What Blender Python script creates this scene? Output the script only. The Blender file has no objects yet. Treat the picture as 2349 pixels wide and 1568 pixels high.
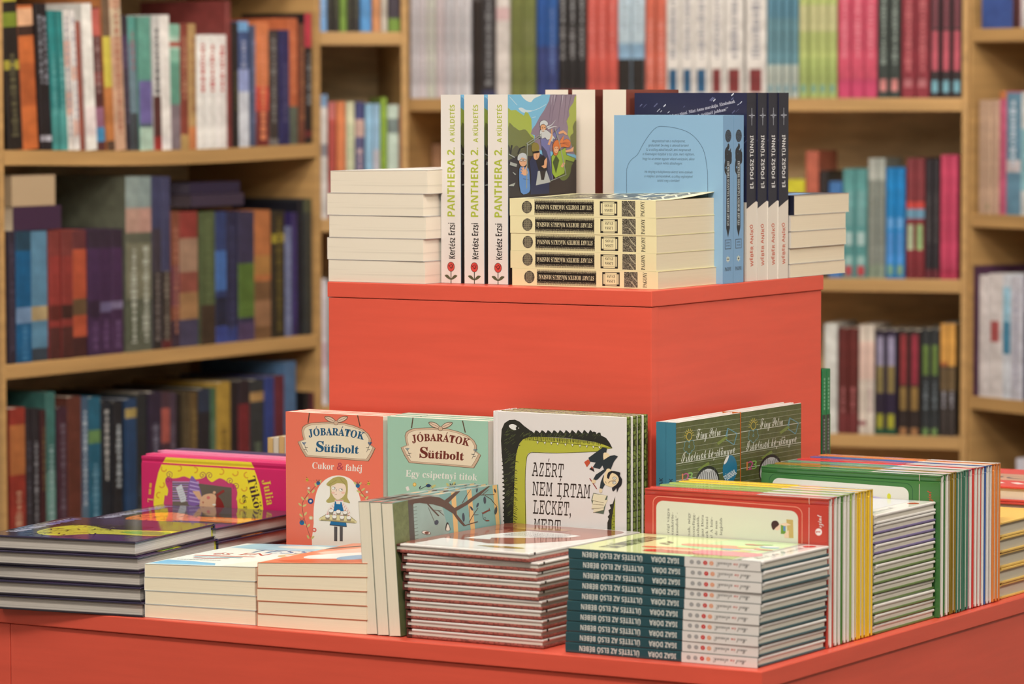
import bpy, bmesh, math, random, unicodedata
from mathutils import Vector, Matrix
S=bpy.context.scene; COL=S.collection
random.seed(7)
ZT=0.75                                   # height of the display table's top above the floor
# ---------------------------------------------------------------- camera
cd=bpy.data.cameras.new('camera'); cam=bpy.data.objects.new('camera',cd); COL.objects.link(cam)
cd.sensor_fit='HORIZONTAL'; cd.sensor_width=36.0; cd.lens=36.0*8718.0/2349.0
yaw,pit,rol=math.radians(30.94),math.radians(3.74),math.radians(-.084)
fw=Vector((-math.sin(yaw)*math.cos(pit),math.cos(yaw)*math.cos(pit),-math.sin(pit)))
r0=Vector((math.cos(yaw),math.sin(yaw),0)); u0=r0.cross(fw)
rr=r0*math.cos(rol)+u0*math.sin(rol); uu=-r0*math.sin(rol)+u0*math.cos(rol)
M=Matrix((rr,uu,-fw)).transposed().to_4x4(); M.translation=Vector((1.6993,-3.3121,.5686+ZT)); cam.matrix_world=M
cd.dof.use_dof=True; cd.dof.focus_distance=4.19; cd.dof.aperture_fstop=6.4; cd.clip_end=50
S.camera=cam
# ---------------------------------------------------------------- view, world, lamps
S.view_settings.view_transform='Standard'; S.view_settings.look='None'; S.view_settings.gamma=1; S.view_settings.use_curve_mapping=False
S.view_settings.exposure=0.36
w=bpy.data.worlds.new('world'); S.world=w; w.use_nodes=True
w.node_tree.nodes['Background'].inputs[0].default_value=(1,.86,.70,1); w.node_tree.nodes['Background'].inputs[1].default_value=.33
def area(name,loc,target,size,power,col=(1,.86,.68),sy=None):
    l=bpy.data.lights.new(name,'AREA'); l.energy=power; l.color=col; l.size=size
    if sy: l.shape='RECTANGLE'; l.size_y=sy
    o=bpy.data.objects.new(name,l); COL.objects.link(o); o.location=loc
    o.rotation_euler=(Vector(target)-Vector(loc)).to_track_quat('-Z','Y').to_euler(); return o
LAMPS=[('lamp_table',(.35,-1.2,2.9),(-.4,.3,.9),.5,50),('fill_front',(1.1,-3.1,2.9),(-.3,.2,.8),1.2,30),  # the wide one near the camera is an added, unseen fill
('lamp_left',(-1.5,-1.1,2.9),(-.6,.3,.8),.7,10),('lamp_shelf_left',(-.55,1.0,2.9),(-1.8,1.5,1.15),.5,12),
('lamp_shelf_back',(-.75,.9,2.9),(-1.25,2.6,1.15),.6,30),('lamp_aisle',(1.6,.5,2.9),(-.1,.5,.9),.8,37)]
for n,a,b,s,p in LAMPS: area(n,a,b,s,p)
# ---------------------------------------------------------------- materials
E=(.945,.80,.63)
def lin(v):
    v/=255.0; return v/12.92 if v<=.04045 else ((v+.055)/1.055)**2.4
def alb(c): return tuple(min(.86,max(.004,lin(c[i])/E[i]*.86)) for i in range(3))+(1,)
MATS={}
def mat(c,rough=.32,kind='print'):
    k=(tuple(c),rough,kind)
    if k in MATS: return MATS[k]
    m=bpy.data.materials.new(kind); m.use_nodes=True; nt=m.node_tree; b=nt.nodes['Principled BSDF']
    b.inputs['Roughness'].default_value=rough; col=alb(c)
    def tex(scale,mapping=None,detail=3):
        tc=nt.nodes.new('ShaderNodeTexCoord'); mp=nt.nodes.new('ShaderNodeMapping'); nz=nt.nodes.new('ShaderNodeTexNoise')
        nt.links.new(tc.outputs['Object'],mp.inputs[0]); mp.inputs['Scale'].default_value=mapping or (1,1,1)
        nt.links.new(mp.outputs[0],nz.inputs['Vector']); nz.inputs['Scale'].default_value=scale; nz.inputs['Detail'].default_value=detail
        return nz
    def ramp(nz,c0,c1,p0=.3,p1=.7):
        r=nt.nodes.new('ShaderNodeValToRGB'); r.color_ramp.elements[0].position=p0; r.color_ramp.elements[1].position=p1
        r.color_ramp.elements[0].color=c0; r.color_ramp.elements[1].color=c1; nt.links.new(nz.outputs['Fac'],r.inputs[0]); nt.links.new(r.outputs[0],b.inputs['Base Color']); return r
    def sc(f): return tuple(min(.9,col[i]*f) for i in range(3))+(1,)
    def bump(nz,st,dist=.001):
        bp=nt.nodes.new('ShaderNodeBump'); bp.inputs['Strength'].default_value=st; bp.inputs['Distance'].default_value=dist
        nt.links.new(nz.outputs['Fac'],bp.inputs['Height']); nt.links.new(bp.outputs[0],b.inputs['Normal'])
    if kind=='paper':      # page edges: fine leaves stacked along the thickness
        nz=tex(1,(5,5,1700),2); ramp(nz,sc(.94),sc(1.03),.3,.72); bump(nz,.12,.0003)
    elif kind=='coarse':   # page edges with visible signatures
        nz=tex(1,(2,2,1150),3); ramp(nz,sc(.70),sc(1.08),.30,.60); bump(nz,.35,.0005)
    elif kind=='lined':    # smooth page edge with a few thin signature lines
        nz=tex(1,(2.5,2.5,520),2); ramp(nz,sc(.80),sc(1.0),.33,.40); bump(nz,.2,.0004)
    elif kind=='spine':    # printed spine, mottled
        nz=tex(1,(55,55,34),4); ramp(nz,sc(.74),sc(1.2),.25,.75)
    elif kind=='wood':
        nz=tex(1,(14,3.2,60),5); ramp(nz,sc(.72),sc(1.12),.25,.75); bump(nz,.15,.001)
    elif kind=='woodh':
        nz=tex(1,(3.2,14,70),5); ramp(nz,sc(.74),sc(1.12),.25,.75); bump(nz,.15,.001)
    elif kind=='paint':
        nz=tex(1,(8,8,90),4); ramp(nz,sc(.95),sc(1.04)); bump(nz,.16,.0012)
    elif kind=='cloth':
        nz=tex(60,None,6); ramp(nz,sc(.8),sc(1.15))
    elif kind=='grain':    # printed mottling
        nz=tex(130,None,5); ramp(nz,sc(.8),sc(1.18))
    elif kind=='wash':     # watercolour wash
        nz=tex(16,None,5); ramp(nz,sc(.82),sc(1.2))
    elif kind=='etch':     # woodcut hatching
        nz=tex(1,(900,260,900),3); ramp(nz,sc(.22),sc(1.7),.44,.6)
    elif kind in('scale','scales'):    # reptile scale pattern
        tc=nt.nodes.new('ShaderNodeTexCoord'); mp=nt.nodes.new('ShaderNodeMapping'); vo=nt.nodes.new('ShaderNodeTexVoronoi')
        mp.inputs['Scale'].default_value=(1,1,2.2); vo.feature='DISTANCE_TO_EDGE'; vo.inputs['Scale'].default_value=165
        nt.links.new(tc.outputs['Object'],mp.inputs[0]); nt.links.new(mp.outputs[0],vo.inputs['Vector'])
        r=nt.nodes.new('ShaderNodeValToRGB'); r.color_ramp.elements[0].position=.03; r.color_ramp.elements[1].position=.14
        r.color_ramp.elements[0].color=sc(.16 if kind=='scale' else .5); r.color_ramp.elements[1].color=sc(1.05)
        nt.links.new(vo.outputs['Distance'],r.inputs[0]); nt.links.new(r.outputs[0],b.inputs['Base Color'])
    elif kind=='lamp':
        b.inputs['Emission Color'].default_value=(1,.88,.72,1); b.inputs['Emission Strength'].default_value=4; b.inputs['Base Color'].default_value=col
    else: b.inputs['Base Color'].default_value=col
    m.diffuse_color=col; MATS[k]=m; return m
GL,SA,MT=.10,.32,.55                       # gloss laminate, satin, matt
# ---------------------------------------------------------------- mesh collector
class B:
    def __init__(s): s.v=[]; s.f=[]; s.m=[]; s.ml=[]; s.ix={}
    def mi(s,m):
        if m.name not in s.ix: s.ix[m.name]=len(s.ml); s.ml.append(m)
        return s.ix[m.name]
    def face(s,pts,m):
        n=len(s.v); s.v+=[tuple(p) for p in pts]; s.f.append(tuple(range(n,n+len(pts)))); s.m.append(s.mi(m))
    def box(s,x0,x1,y0,y1,z0,z1,m,top=None,front=None,bot=None):
        n=len(s.v); s.v+=[(x0,y0,z0),(x1,y0,z0),(x1,y1,z0),(x0,y1,z0),(x0,y0,z1),(x1,y0,z1),(x1,y1,z1),(x0,y1,z1)]
        for q,mm in (((0,3,2,1),bot or m),((4,5,6,7),top or m),((0,1,5,4),front or m),((1,2,6,5),m),((2,3,7,6),m),((3,0,4,7),m)):
            s.f.append(tuple(n+i for i in q)); s.m.append(s.mi(mm))
    def rbox(s,x0,x1,y0,y1,z0,z1,m,r=.0006,seg=2):
        bm=bmesh.new(); bmesh.ops.create_cube(bm,size=1)
        for v in bm.verts: v.co=Vector(((x0+x1)/2+v.co.x*(x1-x0),(y0+y1)/2+v.co.y*(y1-y0),(z0+z1)/2+v.co.z*(z1-z0)))
        bmesh.ops.bevel(bm,geom=bm.edges[:],offset=r,segments=seg,affect='EDGES',profile=.5)
        n=len(s.v); bm.verts.index_update(); s.v+=[tuple(v.co) for v in bm.verts]
        for f in bm.faces: s.f.append(tuple(n+v.index for v in f.verts)); s.m.append(s.mi(m))
        bm.free()
    def grid(s,fn,nu,nv,m):
        n=len(s.v)
        for j in range(nv+1):
            for i in range(nu+1): s.v.append(tuple(fn(i/nu,j/nv)))
        for j in range(nv):
            for i in range(nu):
                a=n+j*(nu+1)+i; s.f.append((a,a+1,a+nu+2,a+nu+1)); s.m.append(s.mi(m))
    def warp(s,fn): s.v=[fn(*p) for p in s.v]
    def mesh(s,name):
        me=bpy.data.meshes.new(name); me.from_pydata(s.v,[],s.f)
        for m in s.ml: me.materials.append(m)
        me.polygons.foreach_set('material_index',s.m); me.update(); return me
    def build(s,name,parent=None):
        o=bpy.data.objects.new(name,s.mesh(name)); COL.objects.link(o)
        if parent: o.parent=parent
        return o
# ---------------------------------------------------------------- lettering
def _style(ch,font):
    up,lo={'serif':(0x1D400,0x1D41A),'script':(0x1D4D0,0x1D4EA),'bold':(0x1D5D4,0x1D5EE),'slab':(0x1D670,0x1D68A),'ital':(0x1D608,0x1D622)}.get(font,(0,0))
    if font=='hand':
        x={'B':'ℬ','E':'ℰ','F':'ℱ','H':'ℋ','I':'ℐ','L':'ℒ','M':'ℳ','R':'ℛ','e':'ℯ','g':'ℊ','o':'ℴ'}.get(ch)
        return x or (chr(0x1D49C+ord(ch)-65) if 'A'<=ch<='Z' else chr(0x1D4B6+ord(ch)-97) if 'a'<=ch<='z' else ch)
    if up and 'A'<=ch<='Z': return chr(up+ord(ch)-65)
    if up and 'a'<=ch<='z': return chr(lo+ord(ch)-97)
    if '0'<=ch<='9' and font in('serif','bold'): return chr({'serif':0x1D7CE,'bold':0x1D7EC}[font]+ord(ch)-48)
    return ch
_G={}
def _raw(body,off):
    cu=bpy.data.curves.new('g','FONT'); cu.body=body; cu.offset=off; cu.resolution_u=3; cu.size=1
    o=bpy.data.objects.new('g',cu); me=o.to_mesh()
    vs=[(v.co.x,v.co.y) for v in me.vertices]; fs=[tuple(p.vertices) for p in me.polygons]
    o.to_mesh_clear(); bpy.data.objects.remove(o); bpy.data.curves.remove(cu); return vs,fs
def glyph(ch,font,off):
    k=(ch,font,off)
    if k not in _G:
        c=_style(ch,font); vs,fs=_raw(c,off)
        a=_raw('|'+c+'|',0)[0]; b=_raw('||',0)[0]
        wd=lambda q: max(p[0] for p in q)-min(p[0] for p in q)
        _G[k]=(vs,fs,wd(a)-wd(b))
    return _G[k]
_CAP={}
def cap(font):
    if font not in _CAP: _CAP[font]=max(v[1] for v in _raw(_style('E',font),0)[0])
    return _CAP[font]
def sm(pts,n=5,closed=True):
    out=[]; N=len(pts); rng=N if closed else N-1
    for i in range(rng):
        p0=pts[(i-1)%N] if closed or i>0 else pts[0]; p1=pts[i]; p2=pts[(i+1)%N]; p3=pts[(i+2)%N] if closed or i<N-2 else pts[N-1]
        for k in range(n):
            t=k/n; out.append(tuple(.5*((2*p1[j])+(-p0[j]+p2[j])*t+(2*p0[j]-5*p1[j]+4*p2[j]-p3[j])*t*t+(-p0[j]+3*p1[j]-3*p2[j]+p3[j])*t**3) for j in (0,1)))
    if not closed: out.append(tuple(pts[-1]))
    return out
class Art:
    """Printed artwork lying on one panel of a cover; f maps drawing units to metres on the panel."""
    def __init__(s,b,o,u,v,f=None,clip=None):
        s.b=b; s.o=Vector(o); s.u=Vector(u); s.v=Vector(v); s.n=s.u.cross(s.v); s.l=1; s.q=0; s.f=f or (lambda x,y:(x,y)); s.clip=clip
    def P(s,q):
        x,y=s.f(*q)
        if s.clip: x=min(max(x,s.clip[0]),s.clip[1]); y=min(max(y,s.clip[2]),s.clip[3])
        return s.o+s.u*x+s.v*y+s.n*(s.l*4e-5+(s.q%24)*1.5e-6)
    def poly(s,pts,c,kind='print',rough=None,l=None):
        if l: s.l=l
        s.q+=1
        P=[s.P(p) for p in pts]; ar=Vector((0,0,0))
        for i in range(1,len(P)-1): ar+=(P[i]-P[0]).cross(P[i+1]-P[0])
        if ar.dot(s.n)<0: P.reverse()
        s.b.face(P,mat(c,rough or s.r,kind))
    r=SA
    def rect(s,x0,y0,x1,y1,c,**k): s.poly([(x0,y0),(x1,y0),(x1,y1),(x0,y1)],c,**k)
    def rrect(s,x0,y0,x1,y1,r,c,**k):
        P=[]
        for cx,cy,a in ((x1-r,y1-r,0),(x0+r,y1-r,90),(x0+r,y0+r,180),(x1-r,y0+r,270)):
            for i in range(7): t=math.radians(a+i*15); P.append((cx+r*math.cos(t),cy+r*math.sin(t)))
        s.poly(P,c,**k)
    def ell(s,x,y,rx,ry,c,n=20,rot=0,**k):
        cr,sr=math.cos(rot),math.sin(rot)
        s.poly([(x+rx*math.cos(t)*cr-ry*math.sin(t)*sr,y+rx*math.cos(t)*sr+ry*math.sin(t)*cr) for t in [i*2*math.pi/n for i in range(n)]],c,**k)
    def line(s,pts,wd,c,smooth=0,taper=False,**k):
        if smooth: pts=sm(pts,smooth,False)
        for i in range(len(pts)-1):
            (x0,y0),(x1,y1)=pts[i],pts[i+1]; d=math.hypot(x1-x0,y1-y0)
            if d<1e-9: continue
            w0=wd*(1-i/(len(pts)-1)) if taper else wd; w1=wd*(1-(i+1)/(len(pts)-1)) if taper else wd
            nx,ny=-(y1-y0)/d/2,(x1-x0)/d/2; ex,ey=(x1-x0)/d*wd*.2,(y1-y0)/d*wd*.2
            if taper: ex=ey=0
            s.poly([(x0-nx*w0-ex,y0-ny*w0-ey),(x1-nx*w1+ex,y1-ny*w1+ey),(x1+nx*w1+ex,y1+ny*w1+ey),(x0+nx*w0-ex,y0+ny*w0-ey)],c,**k)
    def text(s,t,x,y,h,c,font='sans',sx=1,rot=0,anchor='c',off=0,track=0,arch=0,bob=0,width=None,yflip=False,jit=0,l=None):
        """h is the capital height in drawing units; rot in degrees; arch lifts the middle of the line."""
        if l: s.l=l
        s.q+=1; k=h/cap(font); pen=0; items=[]
        for ch in t:
            if ch==' ': pen+=.30; continue
            d=unicodedata.normalize('NFD',ch) if font in('serif','script','bold','slab','ital','hand') else ch
            vs,fs,ad=glyph(d[0],font,off); items.append((pen,vs,fs,ad,d[1:])); pen+=ad+track
        tot=pen-track
        if width: sx=width/(tot*k)
        x0={'c':-tot/2,'l':0,'r':-tot}[anchor]; cr,sr=math.cos(math.radians(rot)),math.sin(math.radians(rot)); fy=-1 if yflip else 1
        m=mat(c,s.r,'print'); mi=s.b.mi(m)
        def put(px,py): return s.P((x+(px*cr-py*sr),y+(px*sr+py*cr)*1)) if not yflip else s.P((x+(px*cr-py*sr),y-(px*sr+py*cr)))
        for n,(pn,vs,fs,ad,marks) in enumerate(items):
            mid=(pn+ad/2)/max(tot,1e-6)*2-1; dy=arch*(1-mid*mid)+(bob*(1 if n%2 else -1)); ang=-2*arch*mid/(max(tot*k*sx,1e-6)/2) if arch else 0
            if jit: ang+=random.uniform(-jit,jit); dy+=random.uniform(-jit,jit)*h*.4
            cx0=(x0+pn+ad/2)*k*sx; ca,sa=math.cos(ang),math.sin(ang); base=len(s.b.v)
            def gp(gx,gy):
                lx=(gx-ad/2)*k*sx; ly=gy*k; return put(cx0+lx*ca-ly*sa,dy+lx*sa+ly*ca)
            P=[gp(*q) for q in vs]; s.b.v+=[tuple(p) for p in P]
            for f in fs:
                if len(f)>2:
                    a=(P[f[1]]-P[f[0]]).cross(P[f[2]]-P[f[0]]); ff=f if a.dot(s.n)>=0 else f[::-1]
                    s.b.f.append(tuple(base+i for i in ff)); s.b.m.append(mi)
            if marks and vs:
                gx0,gx1=min(v[0] for v in vs),max(v[0] for v in vs); gt=max(v[1] for v in vs); gx=(gx0+gx1)/2; wt=.10 if font in('serif','bold') else .055
                for mk in marks:
                    if mk=='\u0301': q=[[(gx-.03,gt+.05),(gx+.05,gt+.2),(gx+.05+wt,gt+.17),(gx-.03+wt*.7,gt+.05)]]
                    elif mk=='\u0308': q=[[(gx+e-.05,gt+.07),(gx+e+.05,gt+.07),(gx+e+.05,gt+.17),(gx+e-.05,gt+.17)] for e in(-.11,.11)]
                    elif mk=='\u030b': q=[[(gx+e-.03,gt+.05),(gx+e+.05,gt+.2),(gx+e+.05+wt,gt+.17),(gx+e-.03+wt*.7,gt+.05)] for e in(-.12,.08)]
                    else: q=[]
                    for poly in q:
                        Q=[gp(*p) for p in poly]
                        if (Q[1]-Q[0]).cross(Q[2]-Q[0]).dot(s.n)<0: Q.reverse()
                        s.b.face(Q,m)
    def out(s,pts,c,l,w=6,ink=(50,42,40)):
        s.poly(pts,c,l=l); s.line(list(pts)+[pts[0]],w,ink)
    def scrawl(s,x,y,wd,h,c,rot=0,n=None):
        """a line of print too small to read: a row of short dashes"""
        p=0
        cr,sr=math.cos(math.radians(rot)),math.sin(math.radians(rot))
        while p<wd:
            l=min(wd-p,random.uniform(.6,2.4)*h)
            s.poly([(x+a*cr-b*sr,y+a*sr+b*cr) for a,b in((p,0),(p+l,0),(p+l,h),(p,h))],c); p+=l+h*.5
# ---------------------------------------------------------------- books
# local frame of every book: x from head to tail along the spine, y from spine to fore-edge, z from back to front cover
def front(b,L,W,t,f=None,**k): return Art(b,(L,0,t),(0,1,0),(-1,0,0),f,**k)     # u right from spine, v up from the tail
def back(b,L,W,f=None,**k): return Art(b,(L,W,0),(0,-1,0),(-1,0,0),f,**k)       # u right from the fore-edge, v up
def spine(b,L,t,f=None,**k): return Art(b,(L,0,0),(0,0,1),(-1,0,0),f,**k)       # u across the spine, v up
class Proto:
    def __init__(s,name,cover,pages): s.name=name; s.cover=cover; s.pages=pages
def frame(ex,ey,ez,o):
    m=Matrix((Vector(ex),Vector(ey),Vector(ez))).transposed().to_4x4(); m.translation=Vector(o); return m
def place(p,o,ex,ey,ez,label,group=None,cat='book',yaw=0):
    root=bpy.data.objects.new(p.name,None); COL.objects.link(root); root.empty_display_size=.03
    m=frame(ex,ey,ez,(o[0],o[1],o[2]+ZT))
    if yaw: m=m@Matrix.Rotation(math.radians(yaw),4,'Z' if abs(ez[2])>.9 else 'X')
    root.matrix_world=m; root['label']=label; root['category']=cat
    if group: root['group']=group
    for nm,me in (('cover',p.cover),('page_block',p.pages)):
        c=bpy.data.objects.new(nm,me); c.parent=root; COL.objects.link(c)
    return root
X,Y,Z=(1,0,0),(0,1,0),(0,0,1); nX,nY,nZ=(-1,0,0),(0,-1,0),(0,0,-1)
LYING=(X,Y,Z)            # flat, spine to the front, tail to the right
LYSIDE=(nY,X,Z)          # flat, spine to the left, tail to the front
SPFRONT=(nZ,Y,X)         # upright, spine to the front, front cover to the right
SPRIGHT=(nZ,nX,Y)        # upright, spine to the right, back cover to the front
FACEFRONT=(nZ,X,nY)      # upright, front cover to the front
SPUP=(X,nZ,Y)            # on its fore-edge, spine up, back cover to the front
FACEUP=(nX,nZ,nY)        # on its fore-edge, spine up, front cover to the front
def paperback(name,L,W,t,cf,cs,cb,draw=None,page=(226,206,176),pk='paper',rough=SA,k0=1,k1=1,zshift=(0,0),post=None,edge=None):
    """k0,k1: thickness factor at spine and fore-edge (swollen blocks); draw(b) prints the cover"""
    b=B(); c=.0004; mf,ms,mb=(mat(q,rough) for q in(cf,cs,cb))
    me=mat(edge,.7) if edge else None
    b.box(0,L,0,W,0,c,me or mb,bot=mb); b.box(0,L,.0002,W,t-c,t,me or mf,top=mf); b.box(0,L,0,c,.0001,t-.0001,ms)
    if draw: Art.r=rough; draw(b)
    pg=B(); nn=.0004
    pg.box(nn,L-nn,c,W-nn,c,t-c,mat(page,.8,pk))
    if k0!=1 or k1!=1 or zshift!=(0,0):
        g=lambda x,y,z:(x,y,z*(k0+(k1-k0)*y/W)+zshift[0]+(zshift[1]-zshift[0])*y/W)
        b.warp(g); pg.warp(g)
    if post: post(b,pg)
    return Proto(name,b.mesh('cover'),pg.mesh('page_block'))
def hardback(name,L,W,t,cf,cs,cb,draw=None,page=(222,206,180),bt=.0024,ov=.003,rough=GL,pk='paper',kb='print',gap=.0068,head=None,edge=None):
    b=B(); mf=mat(cf,rough); ms=mat(cs,rough,kb); mb=mat(cb,rough,kb)
    b.rbox(0,L,gap,W,t-bt,t,mf,.0007); b.rbox(0,L,gap,W,0,bt,mb,.0007)
    b.rbox(0,L,0,.0018,0,t,ms,.0009)
    b.box(0,L,.0012,gap+.001,t-bt,t-.0011,mf); b.box(0,L,.0012,gap+.001,.0011,bt,mb)
    if head: b.box(-.0004+ov,ov,.0018,.0058,bt,t-bt,mat(head,MT)); b.box(L-ov,L-ov+.0004,.0018,.0058,bt,t-bt,mat(head,MT))
    if draw: Art.r=rough; draw(b)
    pg=B(); pg.box(ov,L-ov,.0018,W-ov-.001,bt,t-bt,mat(page,.8,pk))
    return Proto(name,b.mesh('cover'),pg.mesh('page_block'))
ORD=['topmost','second from top','third from top','fourth from top','fifth from top','sixth from top','seventh from top','eighth from top','ninth from top','tenth from top','eleventh from top','twelfth from top']
NTH=['first','second','third','fourth','fifth','sixth','seventh','eighth','ninth','tenth','eleventh','twelfth','thirteenth','fourteenth','fifteenth','sixteenth','seventeenth','eighteenth','nineteenth','twentieth']
NTH+=['twenty-'+q for q in NTH[:9]]+['thirtieth']+['thirty-'+q for q in NTH[:9]]+['fortieth']+['forty-'+q for q in NTH[:9]]+['fiftieth']
def groove(p,t,y0,y1,dep):
    """press the hinge line of a hardback cover in, artwork included"""
    ym=(y0+y1)/2; bm=bmesh.new(); bm.from_mesh(p.cover)
    for y in(y0,ym,y1): bmesh.ops.bisect_plane(bm,geom=bm.verts[:]+bm.edges[:]+bm.faces[:],plane_co=(0,y,0),plane_no=(0,1,0),dist=1e-7)
    for v in bm.verts:
        if abs(v.co.y-ym)<1e-6:
            if v.co.z>t-.0012: v.co.z-=dep
            elif v.co.z<.0012: v.co.z+=dep
    bm.to_mesh(p.cover); bm.free(); return p
def nth_top(i,n): return 'bottom' if i==n-1 else ORD[i]
def tag(o,label,cat,group=None):
    o['label']=label; o['category']=cat
    if group: o['group']=group
    return o
def empty(name,loc,rz=0):
    o=bpy.data.objects.new(name,None); COL.objects.link(o); o.location=loc; o.rotation_euler=(0,0,rz); o.empty_display_size=.05; return o
def struct(b,name):
    o=b.build(name); o['kind']='structure'; return o
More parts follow.
